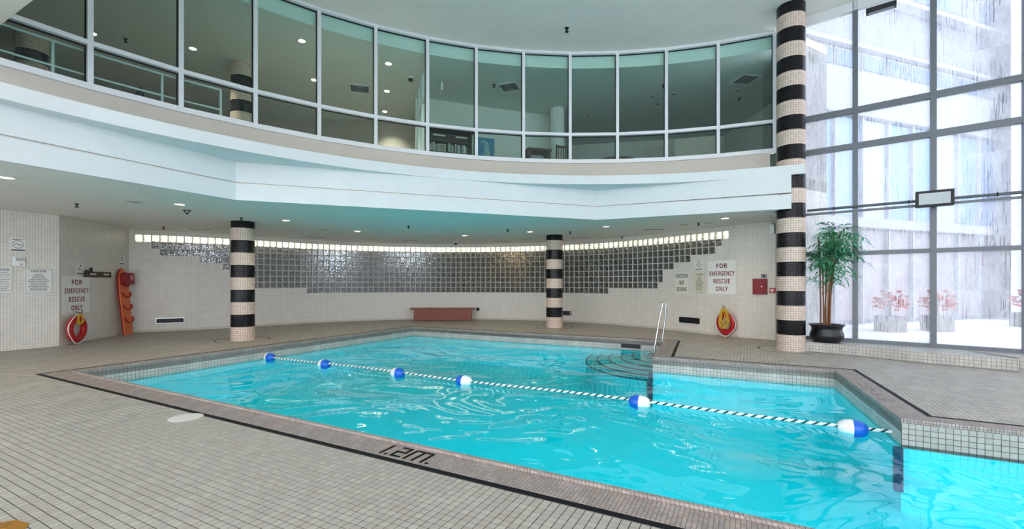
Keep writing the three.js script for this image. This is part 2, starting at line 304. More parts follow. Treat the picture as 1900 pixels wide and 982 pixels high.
// --- lower ceiling (mezzanine slab), its stepped edge and the curved ledge above
const fasc = [[6.01, 9.68], [2.16, 11.42], [-5.33, 8.68], [-6.67, 5.86], [-9.57, 0.38]];
const inset = (pts, k) => pts.map((p, i) => { const m = [0, 0]; for (const [A, B] of [[pts[i - 1], p], [p, pts[i + 1]]]) if (A && B) { const l = Math.hypot(B[0] - A[0], B[1] - A[1]); m[0] += (B[1] - A[1]) / l; m[1] -= (B[0] - A[0]) / l; } const l = Math.hypot(...m); return [p[0] + m[0] / l * k, p[1] + m[1] / l * k]; });
const lowCeil = structure('ceiling_lower', 'low white ceiling under the mezzanine', 'ceiling');
{ const e = inset(fasc, 0.06); mesh('slab', slab([[5.86, 9.88], [5.91, 10.2], [6.2, 10.37], [6.56, 10.45], [6.62, 10.8], ...[...shell].reverse().slice(1), [-9.7, 0.62], e[3], e[2], e[1]].reverse(), H1, 3.95), M.ceil, lowCeil); }
const edge = structure('trim_1', 'white stepped edge beam of the mezzanine', 'trim');
mesh('fascia_lower', wallAlong(fasc, H1 - 0.001, 3.415, -0.07), M.white, edge);
mesh('fascia_upper', wallAlong(inset(fasc, 0.008), 3.448, 3.86, -0.06), M.white, edge);
const CX = 1.853, CZ = 1.226, ring = (r, a0, a1, n) => arc(CX, CZ, r, a0, a1, n);
const ledge = structure('trim_2', 'white curved ledge below the mezzanine windows', 'trim');
mesh('ledge_slab', (() => { const inn = ring(9.46, 62.3, 163.5, 70), out = ring(10.9, 65.7, 163.5, 70).reverse(); return toCreasedNormals(plain(slab([...inn, ...out, ...ring(9.52, 65.7, 62.3, 4)], 3.84, 4.05)), 0.5); })(), M.white, ledge);
mesh('apron_wall', wallAlong(ring(10.74, 65.5, 163.5, 70).reverse(), 4.05, 4.7, 0.2), M.sillWall, ledge);

// --- curved mezzanine window band
const win1 = structure('window_1', 'curved band of tinted mezzanine windows in white frames', 'window');
{
  const a0 = 65.0, step = 6.66, R = 10.77, at = (k) => { const a = (a0 + step * k) * Math.PI / 180; return [CX + R * Math.cos(a), CZ + R * Math.sin(a), a]; };
  const Y = [4.68, 5.44, 7.6], fw = 0.075, fd = 0.13;
  for (let k = -0; k <= 14; k++) { const [X, Z, a] = at(k); mesh('mullion', box(fw, Y[2] - Y[0] - 0.02, fd).rotateY(a - Math.PI / 2).translate(X, (Y[0] + Y[2]) / 2, -Z), M.frameWhite, win1); }
  for (let k = -0; k < 14; k++) {
    const A = at(k), B = at(k + 1), len = Math.hypot(A[0] - B[0], A[1] - B[1]), mx = (A[0] + B[0]) / 2, mZ = (A[1] + B[1]) / 2, turn = (A[2] + B[2]) / 2 - Math.PI / 2;
    const put = (name, w, h, d, y, mat, back = 0) => mesh(name, box(w, h, d, 0, 0, -back).rotateY(turn).translate(mx, y, -mZ), mat, win1);
    put('sill_rail', len, 0.1, 0.16, 4.72, M.frameWhite); put('transom', len - fw * 0.6, 0.075, fd, 5.44, M.frameWhite); put('head_rail', len, 0.07, fd, 7.6, M.frameWhite);
    for (const [lo, hi] of [[4.77, 5.4], [5.48, 7.565]]) {
      const h = hi - lo, y = (lo + hi) / 2;
      put('gasket', len - fw + 0.012, 0.02, 0.03, hi - 0.008, M.gasket, 0.035);
      put('gasket', 0.02, h, 0.03, y, M.gasket, 0.035).geometry.translate((len / 2 - fw / 2 - 0.004) * Math.cos(turn), 0, -(len / 2 - fw / 2 - 0.004) * Math.sin(turn));
      const pg = new THREE.PlaneGeometry(len - fw + 0.02, h + 0.01).translate(0, 0, -0.04).rotateY(turn).translate(mx, y, -mZ);
      mesh('pane', pg, M.glass, win1);
    }
  }
}
// --- upper ceiling, beam over the photographer's side
const ceil = structure('ceiling', 'high smooth pale ceiling over the pool hall', 'ceiling');
mesh('ceiling_slab', slab([...shell, glEnd, BACKR], H2, H2 + 0.3), M.ceil, ceil);
const beam = structure('trim_3', 'cream dropped beam under the high ceiling', 'trim');
mesh('beam', slab(toPlan([[-13.2, 1.35], [-2, 1.35], [-2, 2.085], [-13.2, 2.085]]), 4.9, H2), M.cream, beam);

// --- mezzanine rooms behind the windows
const mezz = structure('wall_mezzanine', 'taupe and off-white walls of the mezzanine rooms', 'wall'), mezzFloor = structure('floor_mezzanine', 'grey carpeted floor of the mezzanine rooms', 'floor'), mezzCeil = structure('ceiling_mezzanine', 'flat grey ceiling of the mezzanine rooms', 'ceiling');
{
  const big = shell.slice(1, 9);
  mesh('room_floor', slab([...ring(10.86, 64.5, 163.5, 40), BACKL, ...shell.slice(1, 9)].reverse(), 3.96, 4.25), M.carpet, mezzFloor);
  mesh('room_ceiling', slab([...ring(10.84, 64.5, 163.5, 40), BACKL, ...shell.slice(1, 9)].reverse(), 7.25, 7.6), M.loungeCeil, mezzCeil);
  mesh('taupe_wall', wallAlong([[-17.2, 5], [-14.2, 13.2], [-9.5, 15.6], [-5.9, 15.85], [-3.1, 15.7]], 4.25, 7.25, 0.1), M.taupe, mezz);
  mesh('white_wall', wallAlong([[-2.95, 13.92], [1.3, 15.5], [1.6, 19], [8.3, 17.6], [8.3, 12.6]], 4.25, 7.25, 0.1), M.loungeWall, mezz);
  mesh('closing_wall', wallAlong([[-8.47, 4.28], [-14.6, 3.12]], 3.9, H2, -0.2), M.white, mezz);
}
// --- outer walls
const wallBackRoom = structure('wall_back', 'outer walls behind the corridor and mezzanine', 'wall');
mesh('outer_wall', wallAlong(shell.slice(0, 9), -0.1, H2 + 0.1, -0.25), M.corridor, wallBackRoom);
const wallLeft = structure('wall_left', 'white mosaic tiled wall with a projecting corner', 'wall');
mesh('tiled_wall', wallAlong([BACKL, [-10.75, 10.68], [-11.5, 13.5]], 0, H1, 0.2), M.wallTile, wallLeft);
const wallRight = structure('wall_right', 'white mosaic tiled wall beside the fire cabinet', 'wall');
mesh('tiled_wall', wallAlong([[6.25, 12.4], [6.97, 11.66], [6.6, 10.75]], 0, H1, 0.15), M.wallTile, wallRight);

// --- curved tiled wall with stepped glass blocks
const curveWall = structure('wall_glass_block', 'curved white tiled wall with a stepped field of glass blocks', 'wall');
const wallCurve = new THREE.CatmullRomCurve3([[-11.5, 13.5], [-10.3, 14.15], [-9.1, 15.2], [-7.2, 17.0], [-5.4, 18.0], [-2.65, 18.5], [0, 18.2], [1.7, 17.6], [3.45, 16.35], [4.9, 14.5], [5.7, 13.2], [6.25, 12.4]].map(([x, z]) => V3(x, 0, z)), false, 'centripetal');
wallCurve.arcLengthDivisions = 2000;
const curveAt = (s) => { const L = wallCurve.getLength(), u = Math.max(0, Math.min(1, s / L)), p = wallCurve.getPointAt(u), t = wallCurve.getTangentAt(u); return { X: p.x, Z: p.z, tx: t.x, tZ: t.z }; };
const sOfX = (x) => { let lo = 0, hi = wallCurve.getLength(); for (let i = 0; i < 40; i++) { const m = (lo + hi) / 2; if (curveAt(m).X < x) lo = m; else hi = m; } return lo; };
const BLOCK = 0.205, BTOP = 2.955;
const rows = [[-11.38, 6.15], [-10.95, 5.92], [-10.8, 5.8], [-10.05, 5.38], [-9.5, 5.05], [-9.3, 4.9], [-9.1, 4.9], [-8.9, 4.78], [-7.55, 3.42]].map((r) => r.map(sOfX));
{
  const s0 = rows[0][0], cols = Math.floor((rows[0][1] - s0) / BLOCK), L = wallCurve.getLength(), depth = [], blocks = [];
  const run = (a, b, y0, y1, t) => { const n = Math.max(2, Math.ceil((b - a) / 0.25)), pts = []; for (let i = 0; i <= n; i++) { const c = curveAt(a + (b - a) * i / n); pts.push([c.X, c.Z]); } return wallAlong(pts, y0, y1, t, a); };
  for (let c = 0; c < cols; c++) { const mid = s0 + (c + 0.5) * BLOCK; let n = 0; for (const [a, b] of rows) if (mid > a && mid < b) n++; else break; depth.push(n); for (let r = 0; r < n; r++) { const p = curveAt(mid); blocks.push({ ...p, y: BTOP - (r + 0.5) * BLOCK, d: p.X * p.X + p.Z * p.Z, r, c }); } }
  const wallGeo = [run(0, s0, 0, H1, 0.14), run(s0 + cols * BLOCK, L, 0, H1, 0.14), run(s0, s0 + cols * BLOCK, BTOP, H1, 0.14)];
  for (let c = 0; c < cols;) { let e = c; while (e < cols && depth[e] === depth[c]) e++; wallGeo.push(run(s0 + c * BLOCK, s0 + e * BLOCK, 0, BTOP - depth[c] * BLOCK, 0.14)); c = e; }
  mesh('tiled_wall', join(wallGeo), M.wallTile, curveWall);
  const bars = [];
  for (let r = 1; r < 9; r++) { let c = 0; while (c < cols) { if (depth[c] > r - 0 && depth[c] >= r + 1) { let e = c; while (e < cols && depth[e] >= r + 1) e++; bars.push(run(s0 + c * BLOCK, s0 + e * BLOCK, BTOP - r * BLOCK - 0.011, BTOP - r * BLOCK + 0.011, 0.1)); c = e; } else c++; } }
  for (let c = 0; c <= cols; c++) { const d = Math.max(depth[c - 1] ?? 0, depth[c] ?? 0), p = curveAt(s0 + c * BLOCK), h = d * BLOCK; bars.push(box(0.026, h, 0.1).translate(0, 0, -0.05).rotateY(yawOf(p.tx, p.tZ)).translate(p.X, BTOP - h / 2, -p.Z)); }
  mesh('mortar', join(bars), M.mortar, curveWall);
  const bg = new RoundedBoxGeometry(0.18, 0.183, 0.075, 2, 0.012);
  blocks.sort((p, q) => p.d - q.d);
  const place = (b, o) => { o.position.set(b.X - b.tZ * 0.056, b.y, -(b.Z + b.tx * 0.056)); o.rotation.set(0, yawOf(b.tx, b.tZ) + 0, (b.c + b.r) % 2 ? Math.PI / 2 : 0); return o; };
  blocks.slice(0, 300).forEach((b) => place(b, mesh('glass_block', bg, M.block, curveWall)));
  const rest = blocks.slice(300), im = new THREE.InstancedMesh(bg, M.block, rest.length), o = new THREE.Object3D();
  rest.forEach((b, i) => { place(b, o).updateMatrix(); im.setMatrixAt(i, o.matrix); });
  im.name = 'glass_block_field'; im.userData.kind = 'stuff'; curveWall.add(im);
  // strip lamp behind the top row
  const lamp = thing('strip_light', 'warm white strip lamp glowing behind the top row of glass blocks', 'light');
  const glow = std({ color: 0xfff6e0, emissive: 0xfff0d2, emissiveIntensity: 3.6, roughness: 0.6 });
  const pts = []; for (let i = 0; i <= 90; i++) { const p = curveAt(s0 + (cols * BLOCK) * i / 90); pts.push([p.X - p.tZ * 0.16, p.Z + p.tx * 0.16]); }
  mesh('lamp_housing', wallAlong(pts, BTOP + 0.005, BTOP + 0.05, 0.1), M.plasticWhite, lamp);
  mesh('lamp_tube', wallAlong(pts, BTOP - 0.19, BTOP, 0.03), glow, lamp);
  for (let i = 0; i < 12; i++) { const p = curveAt(s0 + cols * BLOCK * (i + 0.5) / 12), l = new THREE.RectAreaLight(0xfff0d2, 1.2, cols * BLOCK / 12, 0.18); l.position.set(p.X - p.tZ * 0.15, BTOP - 0.095, -(p.Z + p.tx * 0.15)); l.lookAt(l.position.x + p.tZ, l.position.y, l.position.z + p.tx); lamp.add(l); }
  // cove base at the foot of the wall
  const base = structure('baseboard_back', 'grey cove tile at the foot of the curved wall', 'baseboard');
  mesh('cove_tile', run(0.05, L - 0.02, 0, 0.07, -0.02), M.sillWall, base);
}
// corridor lamps behind the blocks
{
  const panel = (X, Z, w, d, col, power, label, turn) => { const t = thing('corridor_light', label, 'light', X, H1, Z, turn); mesh('lamp_frame', box(w + 0.06, 0.03, d + 0.06, 0, -0.016, 0), M.plasticWhite, t); mesh('lamp_panel', box(w, 0.01, d, 0, -0.036, 0), std({ color: col, emissive: col, emissiveIntensity: power * 0.4 }), t); const l = new THREE.RectAreaLight(col, power, w, d); l.position.set(0, -0.045, 0); l.rotation.x = -Math.PI / 2; t.add(l); };
  panel(-11.3, 16.2, 0.6, 1.2, 0xe6ecff, 8, 'cool white corridor lamp panel shining behind the stepped blocks', 0.6);
  panel(-7.6, 18.8, 1.2, 0.6, 0xe6ecff, 11, 'cool white corridor lamp panel behind the blocks near the banded pillar', -0.4);
  panel(-4.6, 19.8, 1.2, 0.6, 0xe8ecfa, 9, 'cool white corridor lamp panel behind the middle blocks', -0.1);
  panel(0.2, 19.5, 0.6, 0.6, 0xffcf96, 8, 'small warm corridor lamp behind the blocks over the bench', 0);
}
// --- ledge under the tall glazing
const wallLedge = structure('trim_4', 'low tiled ledge below the tall glazing', 'ledge');
{
  const front = [[6.3, 10.02], [6.5, 9.86], [6.93, 9.47], [7.36, 8.95], [7.71, 8.46], [8.24, 7.96], [8.58, 7.62]], back = [gl(1.25), gl(-0.78)];
  const gg = slab([...front, ...back], 0, 0.2);
  mesh('ledge_block', metreUV(gg, yawOf(GX, GZ)), M.line, wallLedge);
  mesh('kerb', metreUV(slab([gl(1.25), [8.86, 7.88], [13.2, 4.2], gl(7)], 0, 0.2), yawOf(GX, GZ)), M.line, wallLedge);
  const off = front.map(([x, z], i) => { const q = front[Math.min(i + 1, front.length - 1)], p = front[Math.max(i - 1, 0)], l = Math.hypot(q[0] - p[0], q[1] - p[1]); return [x + (q[1] - p[1]) / l * 0.1, z - (q[0] - p[0]) / l * 0.1]; });
  mesh('inlaid_line', wallAlong(off.slice(1), 0, 0.0012, 0.022), M.blackTile, floor);
}
// --- tall glazing
const win2 = structure('window_2', 'tall misted glass wall in grey aluminium frames', 'window');
const win3 = structure('window_3', 'tall misted side glazing in grey aluminium frames', 'window');
{
  const levels = [0.2, 2.15, 3.08, 4.5, 5.28, 7.46];
  const mats = mistTex.map((t) => phy({ color: 0xc3c7cc, transmission: 1, thickness: 0, roughness: 1, roughnessMap: t, ior: 1.45 }));
  let q = 0;
  const build = (parent, at, n, k0, turn, clear) => {
    for (let k = k0; k <= n; k++) { const [X, Z] = at(k); mesh('mullion', box(0.095, H2 - 0.2, 0.16).rotateY(turn).translate(X, (H2 + 0.2) / 2, -Z), M.frameGrey, parent); }
    for (let k = k0; k < n; k++) {
      const A = at(k), B = at(k + 1), w = Math.hypot(B[0] - A[0], B[1] - A[1]), X = (A[0] + B[0]) / 2, Z = (A[1] + B[1]) / 2;
      const put = (name, ww, h, d, y, mat, back = 0) => mesh(name, box(ww, h, d, 0, 0, -back).rotateY(turn).translate(X, y, -Z), mat, parent);
      put('sill_rail', w, 0.07, 0.14, 0.235, M.frameGrey);
      put('transom', w, 0.085, 0.14, levels[1], M.frameGrey); put('transom', w, 0.05, 0.1, levels[2], M.frameGrey, 0.02); put('transom', w, 0.115, 0.15, levels[3], M.frameGrey); put('transom', w, 0.115, 0.15, levels[4], M.frameGrey);
      put('head_rail', w, 0.2, 0.16, 7.55, M.white);
      for (let r = 0; r < 5; r++) {
        const lo = levels[r] + (r ? 0.04 : 0.06), hi = levels[r + 1] - 0.04, g = new THREE.PlaneGeometry(w - 0.08, hi - lo), f = Math.floor(rnd() * 8) / 8, uv = g.attributes.uv;
        for (let i = 0; i < uv.count; i++) uv.setXY(i, (uv.getX(i) + f) * 0.95, uv.getY(i) * Math.min(1, (hi - lo) / 2.2) + 0.05 * q);
        mesh('pane', g.translate(0, 0, -0.03).rotateY(turn).translate(X, (lo + hi) / 2, -Z), clear ?? mats[q++ % 2], parent);
      }
    }
  };
  build(win2, (k) => gl(k), 7, -1, yawOf(GX, GZ));
  build(win3, (k) => sideAt(k * 1.2), 12, 0, yawOf(-VX, -VZ));
  const win4 = structure('window_4', 'tall clear glazing behind the near deck', 'window'), bx = BACKL[0] - BACKR[0], bz = BACKL[1] - BACKR[1];
  build(win4, (k) => [BACKR[0] + bx * k / 19, BACKR[1] + bz * k / 19], 19, 0, yawOf(bx, bz), phy({ color: 0xf2f5f7, transmission: 1, thickness: 0, roughness: 0.1, ior: 1.45 }));
}

// ================= OBJECTS =================
// --- banded pillars
function pillar(X, Z, top, label, r = 0.28, bands) {
  const t = thing('tiled_pillar', label, 'pillar', X, 0, Z);
  for (const [y0, y1, dark] of bands) {
    const g = new THREE.CylinderGeometry(r, r, y1 - y0, 48, 1, true).translate(0, (y0 + y1) / 2, 0), uv = g.attributes.uv;
    for (let i = 0; i < uv.count; i++) uv.setXY(i, uv.getX(i) * 2 * Math.PI * r, uv.getY(i) * (y1 - y0) + 0.0 );
    mesh('tile_band', g, dark ? M.black : M.pink, t);
  }
  t.userData.kind = 'thing'; return t;
}
const bandsTo = (top, y = 0, first = 0.36) => { const b = []; let dark = false, h = first; while (y < top - 0.01) { const e = Math.min(top, y + h); b.push([y, e, dark]); y = e; dark = !dark; h = 0.32; } return b; };
pillar(6.21, 10.02, H2, 'tall striped mosaic pillar rising to the high ceiling beside the potted palm', 0.28, bandsTo(H2));
pillar(-7.07, 11.82, H1, 'striped mosaic pillar standing nearest the rescue board and side wall', 0.28, bandsTo(H1));
pillar(1.43, 15.18, H1, 'striped mosaic pillar between the wooden bench and the pool steps', 0.28, bandsTo(H1));
const upBands = (s) => [[4.25, 5.27, false], [5.27, 5.57, true], [5.57, 5.92, false], [5.92, 6.22, true], [6.22, 6.58, false], [6.58, 6.86, true], [6.86, 7.25, false]];
pillar(-7.07, 11.82, 7.25, 'striped pillar behind the mezzanine glass near the end of the handrail', 0.28, upBands());
pillar(-11.2, 10.5, 7.25, 'striped pillar behind the mezzanine glass in the gym corner', 0.28, upBands());

// --- lane rope with floats
{
  const y = WATER + 0.035, A = [-6.03, 10.61], B = [4.41, 5.13], anch = (P, lab, turn) => { const t = thing('rope_anchor', lab, 'anchor', P[0], WATER + 0.06, P[1], turn); mesh('plate', rbox(0.09, 0.09, 0.012, 0.004), M.steel, t); mesh('eyelet', new THREE.TorusGeometry(0.028, 0.008, 8, 20).rotateY(Math.PI / 2).translate(0, 0, 0.03), M.steel, t); };
  anch([-6.2, 10.72], 'steel rope anchor on the pool wall below the striped side pillar', Math.PI / 2 + poolTurn); anch([4.45, 5.1], 'steel rope anchor at the corner of the landing', poolTurn - Math.PI / 2 );
  const rope = thing('lane_rope', 'twisted white and green rope stretched across the pool', 'rope');
  const P0 = V3(-6.16, y + 0.015, -10.69), P1 = V3(4.41, y + 0.02, -5.13), n = 420, dir = P1.clone().sub(P0).normalize(), side = dir.clone().cross(V3(0, 1, 0)).normalize(), up = side.clone().cross(dir), len = P0.distanceTo(P1);
  const strand = (ph) => { const pts = []; for (let i = 0; i <= n; i++) { const s = i / n, a = s * len / 0.11 * Math.PI * 2 / 1 + ph, sag = -0.012 * Math.sin(s * Math.PI * 5) ; pts.push(P0.clone().addScaledVector(dir, s * len).addScaledVector(side, 0.011 * Math.cos(a)).addScaledVector(up, 0.011 * Math.sin(a) + sag)); } return new THREE.TubeGeometry(new THREE.CatmullRomCurve3(pts), n * 3, 0.012, 5); };
  mesh('white_strand', strand(0), M.plasticWhite, rope); mesh('white_strand', strand(Math.PI * 2 / 3), M.plasticWhite, rope); mesh('green_strand', strand(Math.PI * 4 / 3), std({ color: 0x0d4d4a, roughness: 0.6 }), rope);
  const prof = (sg) => lathe([[0.022, 0.15], [0.04, 0.148], [0.07, 0.125], [0.092, 0.085], [0.102, 0.04], [0.104, 0]].map(([r, h]) => [r, h * sg]), 28).rotateZ(-Math.PI / 2);
  const yaw = yawOf(B[0] - A[0], B[1] - A[1]);
  const floats = [[0.0375, 1, 'white and blue rope float beside the pool wall anchor'], [0.197, -1, 'second rope float counted from the side wall anchor'], [0.375, 1, 'third rope float counted from the side wall anchor'], [0.51, 1, 'fourth rope float counted from the side wall anchor'], [0.775, 1, 'fifth rope float, second from the landing corner'], [0.958, -1, 'large rope float beside the landing corner anchor']];
  const px = [[-5.69, 10.23], [-4.07, 9.37], [-2.26, 8.45], [-0.93, 7.73], [1.76, 6.34], [3.97, 5.21]];
  const flip = [-1, -1, -1, 1, 1, -1];
  px.forEach(([X, Z], i) => {
    const s = ((X - P0.x) * dir.x + (-Z - P0.z) * dir.z), p = P0.clone().addScaledVector(dir, s), t = thing('rope_float', floats[i][2].replace('rope float', 'blue and white rope float').replace('white and blue blue', 'blue'), 'float', p.x, y - 0.0, -p.z, yaw, 'floats along the lane rope');
    mesh('blue_half', prof(-flip[i]), M.blue, t); mesh('white_half', prof(flip[i]), M.plasticWhite, t);
  });
}
// --- grab rail by the steps
{
  const t = thing('grab_rail', 'polished steel grab rail arching over the pool steps', 'handrail');
  mesh('rail', tube([[3.46, -0.45, -11.06], [3.5, -0.15, -11.06], [3.6, 0.45, -11.07], [3.695, 0.93, -11.07], [3.725, 1.0, -11.07], [3.765, 1.005, -11.07], [3.785, 0.93, -11.07], [3.76, 0.5, -11.08], [3.71, 0.12, -11.09], [3.705, 0.0, -11.09]], 0.024, 90, 12), M.steel, t);
  mesh('flange', lathe([[0.027, 0.05], [0.04, 0.035], [0.075, 0.02], [0.085, 0]], 24).translate(3.705, 0, -11.09), M.steel, t);
  mesh('flange', lathe([[0.03, 0.05], [0.09, 0.035], [0.15, 0.02], [0.16, 0]], 24).translate(3.49, WATER - 0.01, -11.06), M.steel, t);
}
// --- wooden bench
{
  const t = thing('wooden_bench', 'reddish brown wooden box bench against the curved wall', 'bench', -2.75, 0, 17.95, 0.03);
  mesh('seat_board', rbox(2.55, 0.06, 0.46, 0.012, 0, 0.47, 0), M.wood, t);
  mesh('front_panel', rbox(2.0, 0.4, 0.03, 0.004, 0, 0.22, 0.16), M.wood, t);
  for (const s of [-1, 1]) mesh('leg', rbox(0.14, 0.44, 0.36, 0.008, s * 1.06, 0.22, 0.02), M.wood, t);
  mesh('rail', rbox(2.2, 0.05, 0.03, 0.004, 0, 0.42, 0.19), M.wood, t);
}
tag((() => { const m = mesh('wall_bell', join([new THREE.CylinderGeometry(0.07, 0.075, 0.05, 24).rotateX(Math.PI / 2), new THREE.CylinderGeometry(0.03, 0.04, 0.04, 16).rotateX(Math.PI / 2).translate(0, 0, 0.04)]), M.dark); m.position.set(-1.4, 0.42, -18.44); return m; })(), 'small round dark fitting on the wall beside the bench', 'fitting');

// --- signs
function canvasTex(w, h, draw) { const c = document.createElement('canvas'); c.width = w; c.height = h; const g = c.getContext('2d'); draw(g, w, h); const t = new THREE.CanvasTexture(c); t.colorSpace = THREE.SRGBColorSpace; return t; }
function sign(name, label, w, h, X, y, Z, turn, tex, rim) {
  const t = thing(name, label, 'sign', X, y, Z, turn);
  mesh('board', rbox(w, h, 0.012, 0.003, 0, 0, 0.006), rim ?? std({ color: 0xe9e8e2, roughness: 0.5 }), t);
  mesh('print', new THREE.PlaneGeometry(w - 0.012, h - 0.012).translate(0, 0, 0.0125), std({ map: tex, roughness: 0.5 }), t);
  return t;
}
const fit = (g, txt, x, y, maxw) => { g.save(); g.translate(x, y); const m = g.measureText(txt).width; g.scale(maxw / m, 1); g.fillText(txt, 0, 0); g.restore(); };
const rescueTex = (hh) => canvasTex(512, hh, (g, w, h) => {
  g.fillStyle = '#efeee9'; g.fillRect(0, 0, w, h); g.fillStyle = '#7c1224'; g.textAlign = 'center'; g.textBaseline = 'middle'; g.font = `bold ${Math.round(h * 0.19)}px sans-serif`;
  [['FOR', 0.42], ['EMERGENCY', 0.92], ['RESCUE', 0.62], ['ONLY', 0.44]].forEach(([s, f], i) => fit(g, s, w / 2, h * (0.16 + 0.23 * i), w * f));
});
const noDive = canvasTex(384, 560, (g, w, h) => { g.fillStyle = '#e6e3d6'; g.fillRect(0, 0, w, h); g.fillStyle = '#15130f'; g.textAlign = 'center'; g.textBaseline = 'middle'; g.font = 'bold 150px sans-serif'; [['CAUTION', 0.94], ['NO', 0.36], ['DIVING', 0.78]].forEach(([s, f], i) => fit(g, s, w / 2, h * (0.18 + 0.32 * i), w * f)); });
const cautionTex = (bg) => canvasTex(512, 480, (g, w, h) => {
  g.fillStyle = bg; g.fillRect(0, 0, w, h); g.strokeStyle = '#777'; g.lineWidth = 6; g.strokeRect(10, 10, w - 20, h - 20); g.fillStyle = '#1a1a1a'; g.textAlign = 'center'; g.textBaseline = 'middle'; g.font = 'bold 54px sans-serif'; fit(g, 'CAUTION', w / 2, 50, 300);
  g.font = 'bold 30px sans-serif'; const lines = [['THIS POOL IS', 150], ['UNSUPERVISED', 200], ['BATHERS UNDER', 240], ['TWELVE YEARS OF AGE', 330], ['ARE NOT ALLOWED WITHIN', 390], ['THE POOL ENCLOSURE', 320], ['UNLESS ACCOMPANIED', 300], ['BY A PARENT OR HIS AGENT', 380], ['WHO IS NOT LESS THAN', 300], ['SIXTEEN YEARS OF AGE', 330]];
  lines.forEach(([s, m], i) => fit(g, s, w / 2, 108 + i * 34, m));
});
const ovalTex = canvasTex(256, 256, (g, w, h) => { g.fillStyle = '#eeeeea'; g.fillRect(0, 0, w, h); g.fillStyle = '#222'; g.fillRect(20, 18, w - 40, 10); g.fillRect(6, h - 34, w - 12, 22); g.strokeStyle = '#333'; g.lineWidth = 9; g.beginPath(); g.ellipse(w / 2, h * 0.47, 100, 74, 0, 0, 7); g.stroke(); g.lineWidth = 12; g.beginPath(); g.moveTo(60, 130); g.quadraticCurveTo(100, 90, 128, 120); g.quadraticCurveTo(160, 150, 198, 112); g.stroke(); });
const rulesTex = canvasTex(512, 512, (g, w, h) => { g.fillStyle = '#e9e9e4'; g.fillRect(0, 0, w, h); g.fillStyle = '#1c1c1c'; g.textAlign = 'center'; g.font = 'bold 58px sans-serif'; fit(g, 'POOL REGULATIONS', w / 2, 70, 470); for (let i = 0; i < 11; i++) { if (i === 3 || i === 7) { g.fillRect(10, 98 + i * 36, w - 20, 4); continue; } for (let x = 24; x < w - 60;) { const l = 14 + Math.floor(rnd() * 50); g.fillRect(x, 96 + i * 36, l, 9); x += l + 10; } } });
const ringIcon = canvasTex(256, 384, (g, w, h) => { g.fillStyle = '#eceae4'; g.fillRect(0, 0, w, h); g.fillStyle = '#333'; g.fillRect(10, h - 44, w - 20, 30); g.fillRect(50, 20, w - 100, 12); g.strokeStyle = '#333'; g.lineWidth = 12; g.beginPath(); g.arc(w / 2, 180, 84, 0, 7); g.stroke(); g.beginPath(); g.arc(w / 2, 180, 46, 0, 7); g.stroke(); g.lineWidth = 8; g.beginPath(); g.moveTo(40, 70); g.lineTo(216, 70); g.stroke(); });
const poleIcon = canvasTex(192, 384, (g, w, h) => { g.fillStyle = '#eceae4'; g.fillRect(0, 0, w, h); g.fillStyle = '#333'; g.fillRect(8, h - 44, w - 16, 30); g.fillRect(30, 24, w - 60, 12); g.fillRect(w / 2 - 10, 90, 20, 150); g.fillRect(w / 2 - 30, 90, 60, 24); });
const boardIcon = canvasTex(256, 384, (g, w, h) => { g.fillStyle = '#eceae4'; g.fillRect(0, 0, w, h); g.fillStyle = '#333'; g.fillRect(10, h - 44, w - 20, 30); g.fillRect(60, 20, w - 120, 12); g.beginPath(); g.arc(150, 110, 26, 0, 7); g.fill(); g.lineWidth = 18; g.strokeStyle = '#333'; g.beginPath(); g.moveTo(60, 260); g.lineTo(110, 190); g.lineTo(170, 230); g.lineTo(190, 290); g.stroke(); });
// on the side wall (two runs) and on the curved wall
const W1dir = [-10.75 - BACKL[0], 10.68 - BACKL[1]], W1l = Math.hypot(...W1dir), w1 = (s) => [-10.75 - W1dir[0] / W1l * s, 10.68 - W1dir[1] / W1l * s], w1turn = yawOf(...W1dir);
const W2dir = [-0.75, 2.82], W2l = Math.hypot(...W2dir), w2 = (s) => [-10.75 + W2dir[0] / W2l * s, 10.68 + W2dir[1] / W2l * s], w2turn = yawOf(...W2dir);
const onW1 = (s, k = 0.002) => { const p = w1(s); return [p[0] + W1dir[1] / W1l * k, p[1] - W1dir[0] / W1l * k]; };
const onW2 = (s, k = 0.002) => { const p = w2(s); return [p[0] + W2dir[1] / W2l * k, p[1] - W2dir[0] / W2l * k]; };
const putSign = (name, label, w, h, p, y, turn, tex) => sign(name, label, w, h, p[0], y, p[1], turn, tex);
putSign('caution_sign', 'framed CAUTION notice with small text below the wall thermostat', 0.47, 0.58, onW1(0.35), 1.54, w1turn, cautionTex('#e4e4de'));
putSign('rules_sign', 'white pool regulations notice beside the framed CAUTION notice', 0.56, 0.58, onW1(1.06), 1.56, w1turn, rulesTex);
putSign('oval_sign', 'small square sign with an oval emblem above the wall thermostat', 0.24, 0.3, onW1(0.68), 2.35, w1turn, ovalTex);
putSign('rescue_sign', 'FOR EMERGENCY RESCUE ONLY sign above the ring buoy on the side wall', 0.98, 0.93, onW2(0.6), 1.2, w2turn, rescueTex(520));
putSign('first_aid_sign', 'small pictogram sign above the rescue sign and hook rail', 0.27, 0.32, onW2(0.72), 1.87, w2turn, boardIcon);
putSign('pole_sign', 'small pictogram sign above the orange rescue board', 0.26, 0.3, onW2(2.55), 2.18, w2turn, poleIcon);
{ const t = thing('wall_thermostat', 'small white thermostat box on the tiled side wall', 'thermostat', ...(() => { const p = onW1(0.67); return [p[0], 1.98, p[1]]; })(), w1turn); mesh('case', rbox(0.19, 0.2, 0.05, 0.012, 0, 0, 0.025), M.plasticWhite, t); mesh('vent_cover', rbox(0.15, 0.07, 0.02, 0.006, 0.015, 0.045, 0.05), std({ color: 0xbcbab4, roughness: 0.6 }), t); mesh('dial', box(0.05, 0.012, 0.006, 0.03, -0.06, 0.052), M.dark, t); }
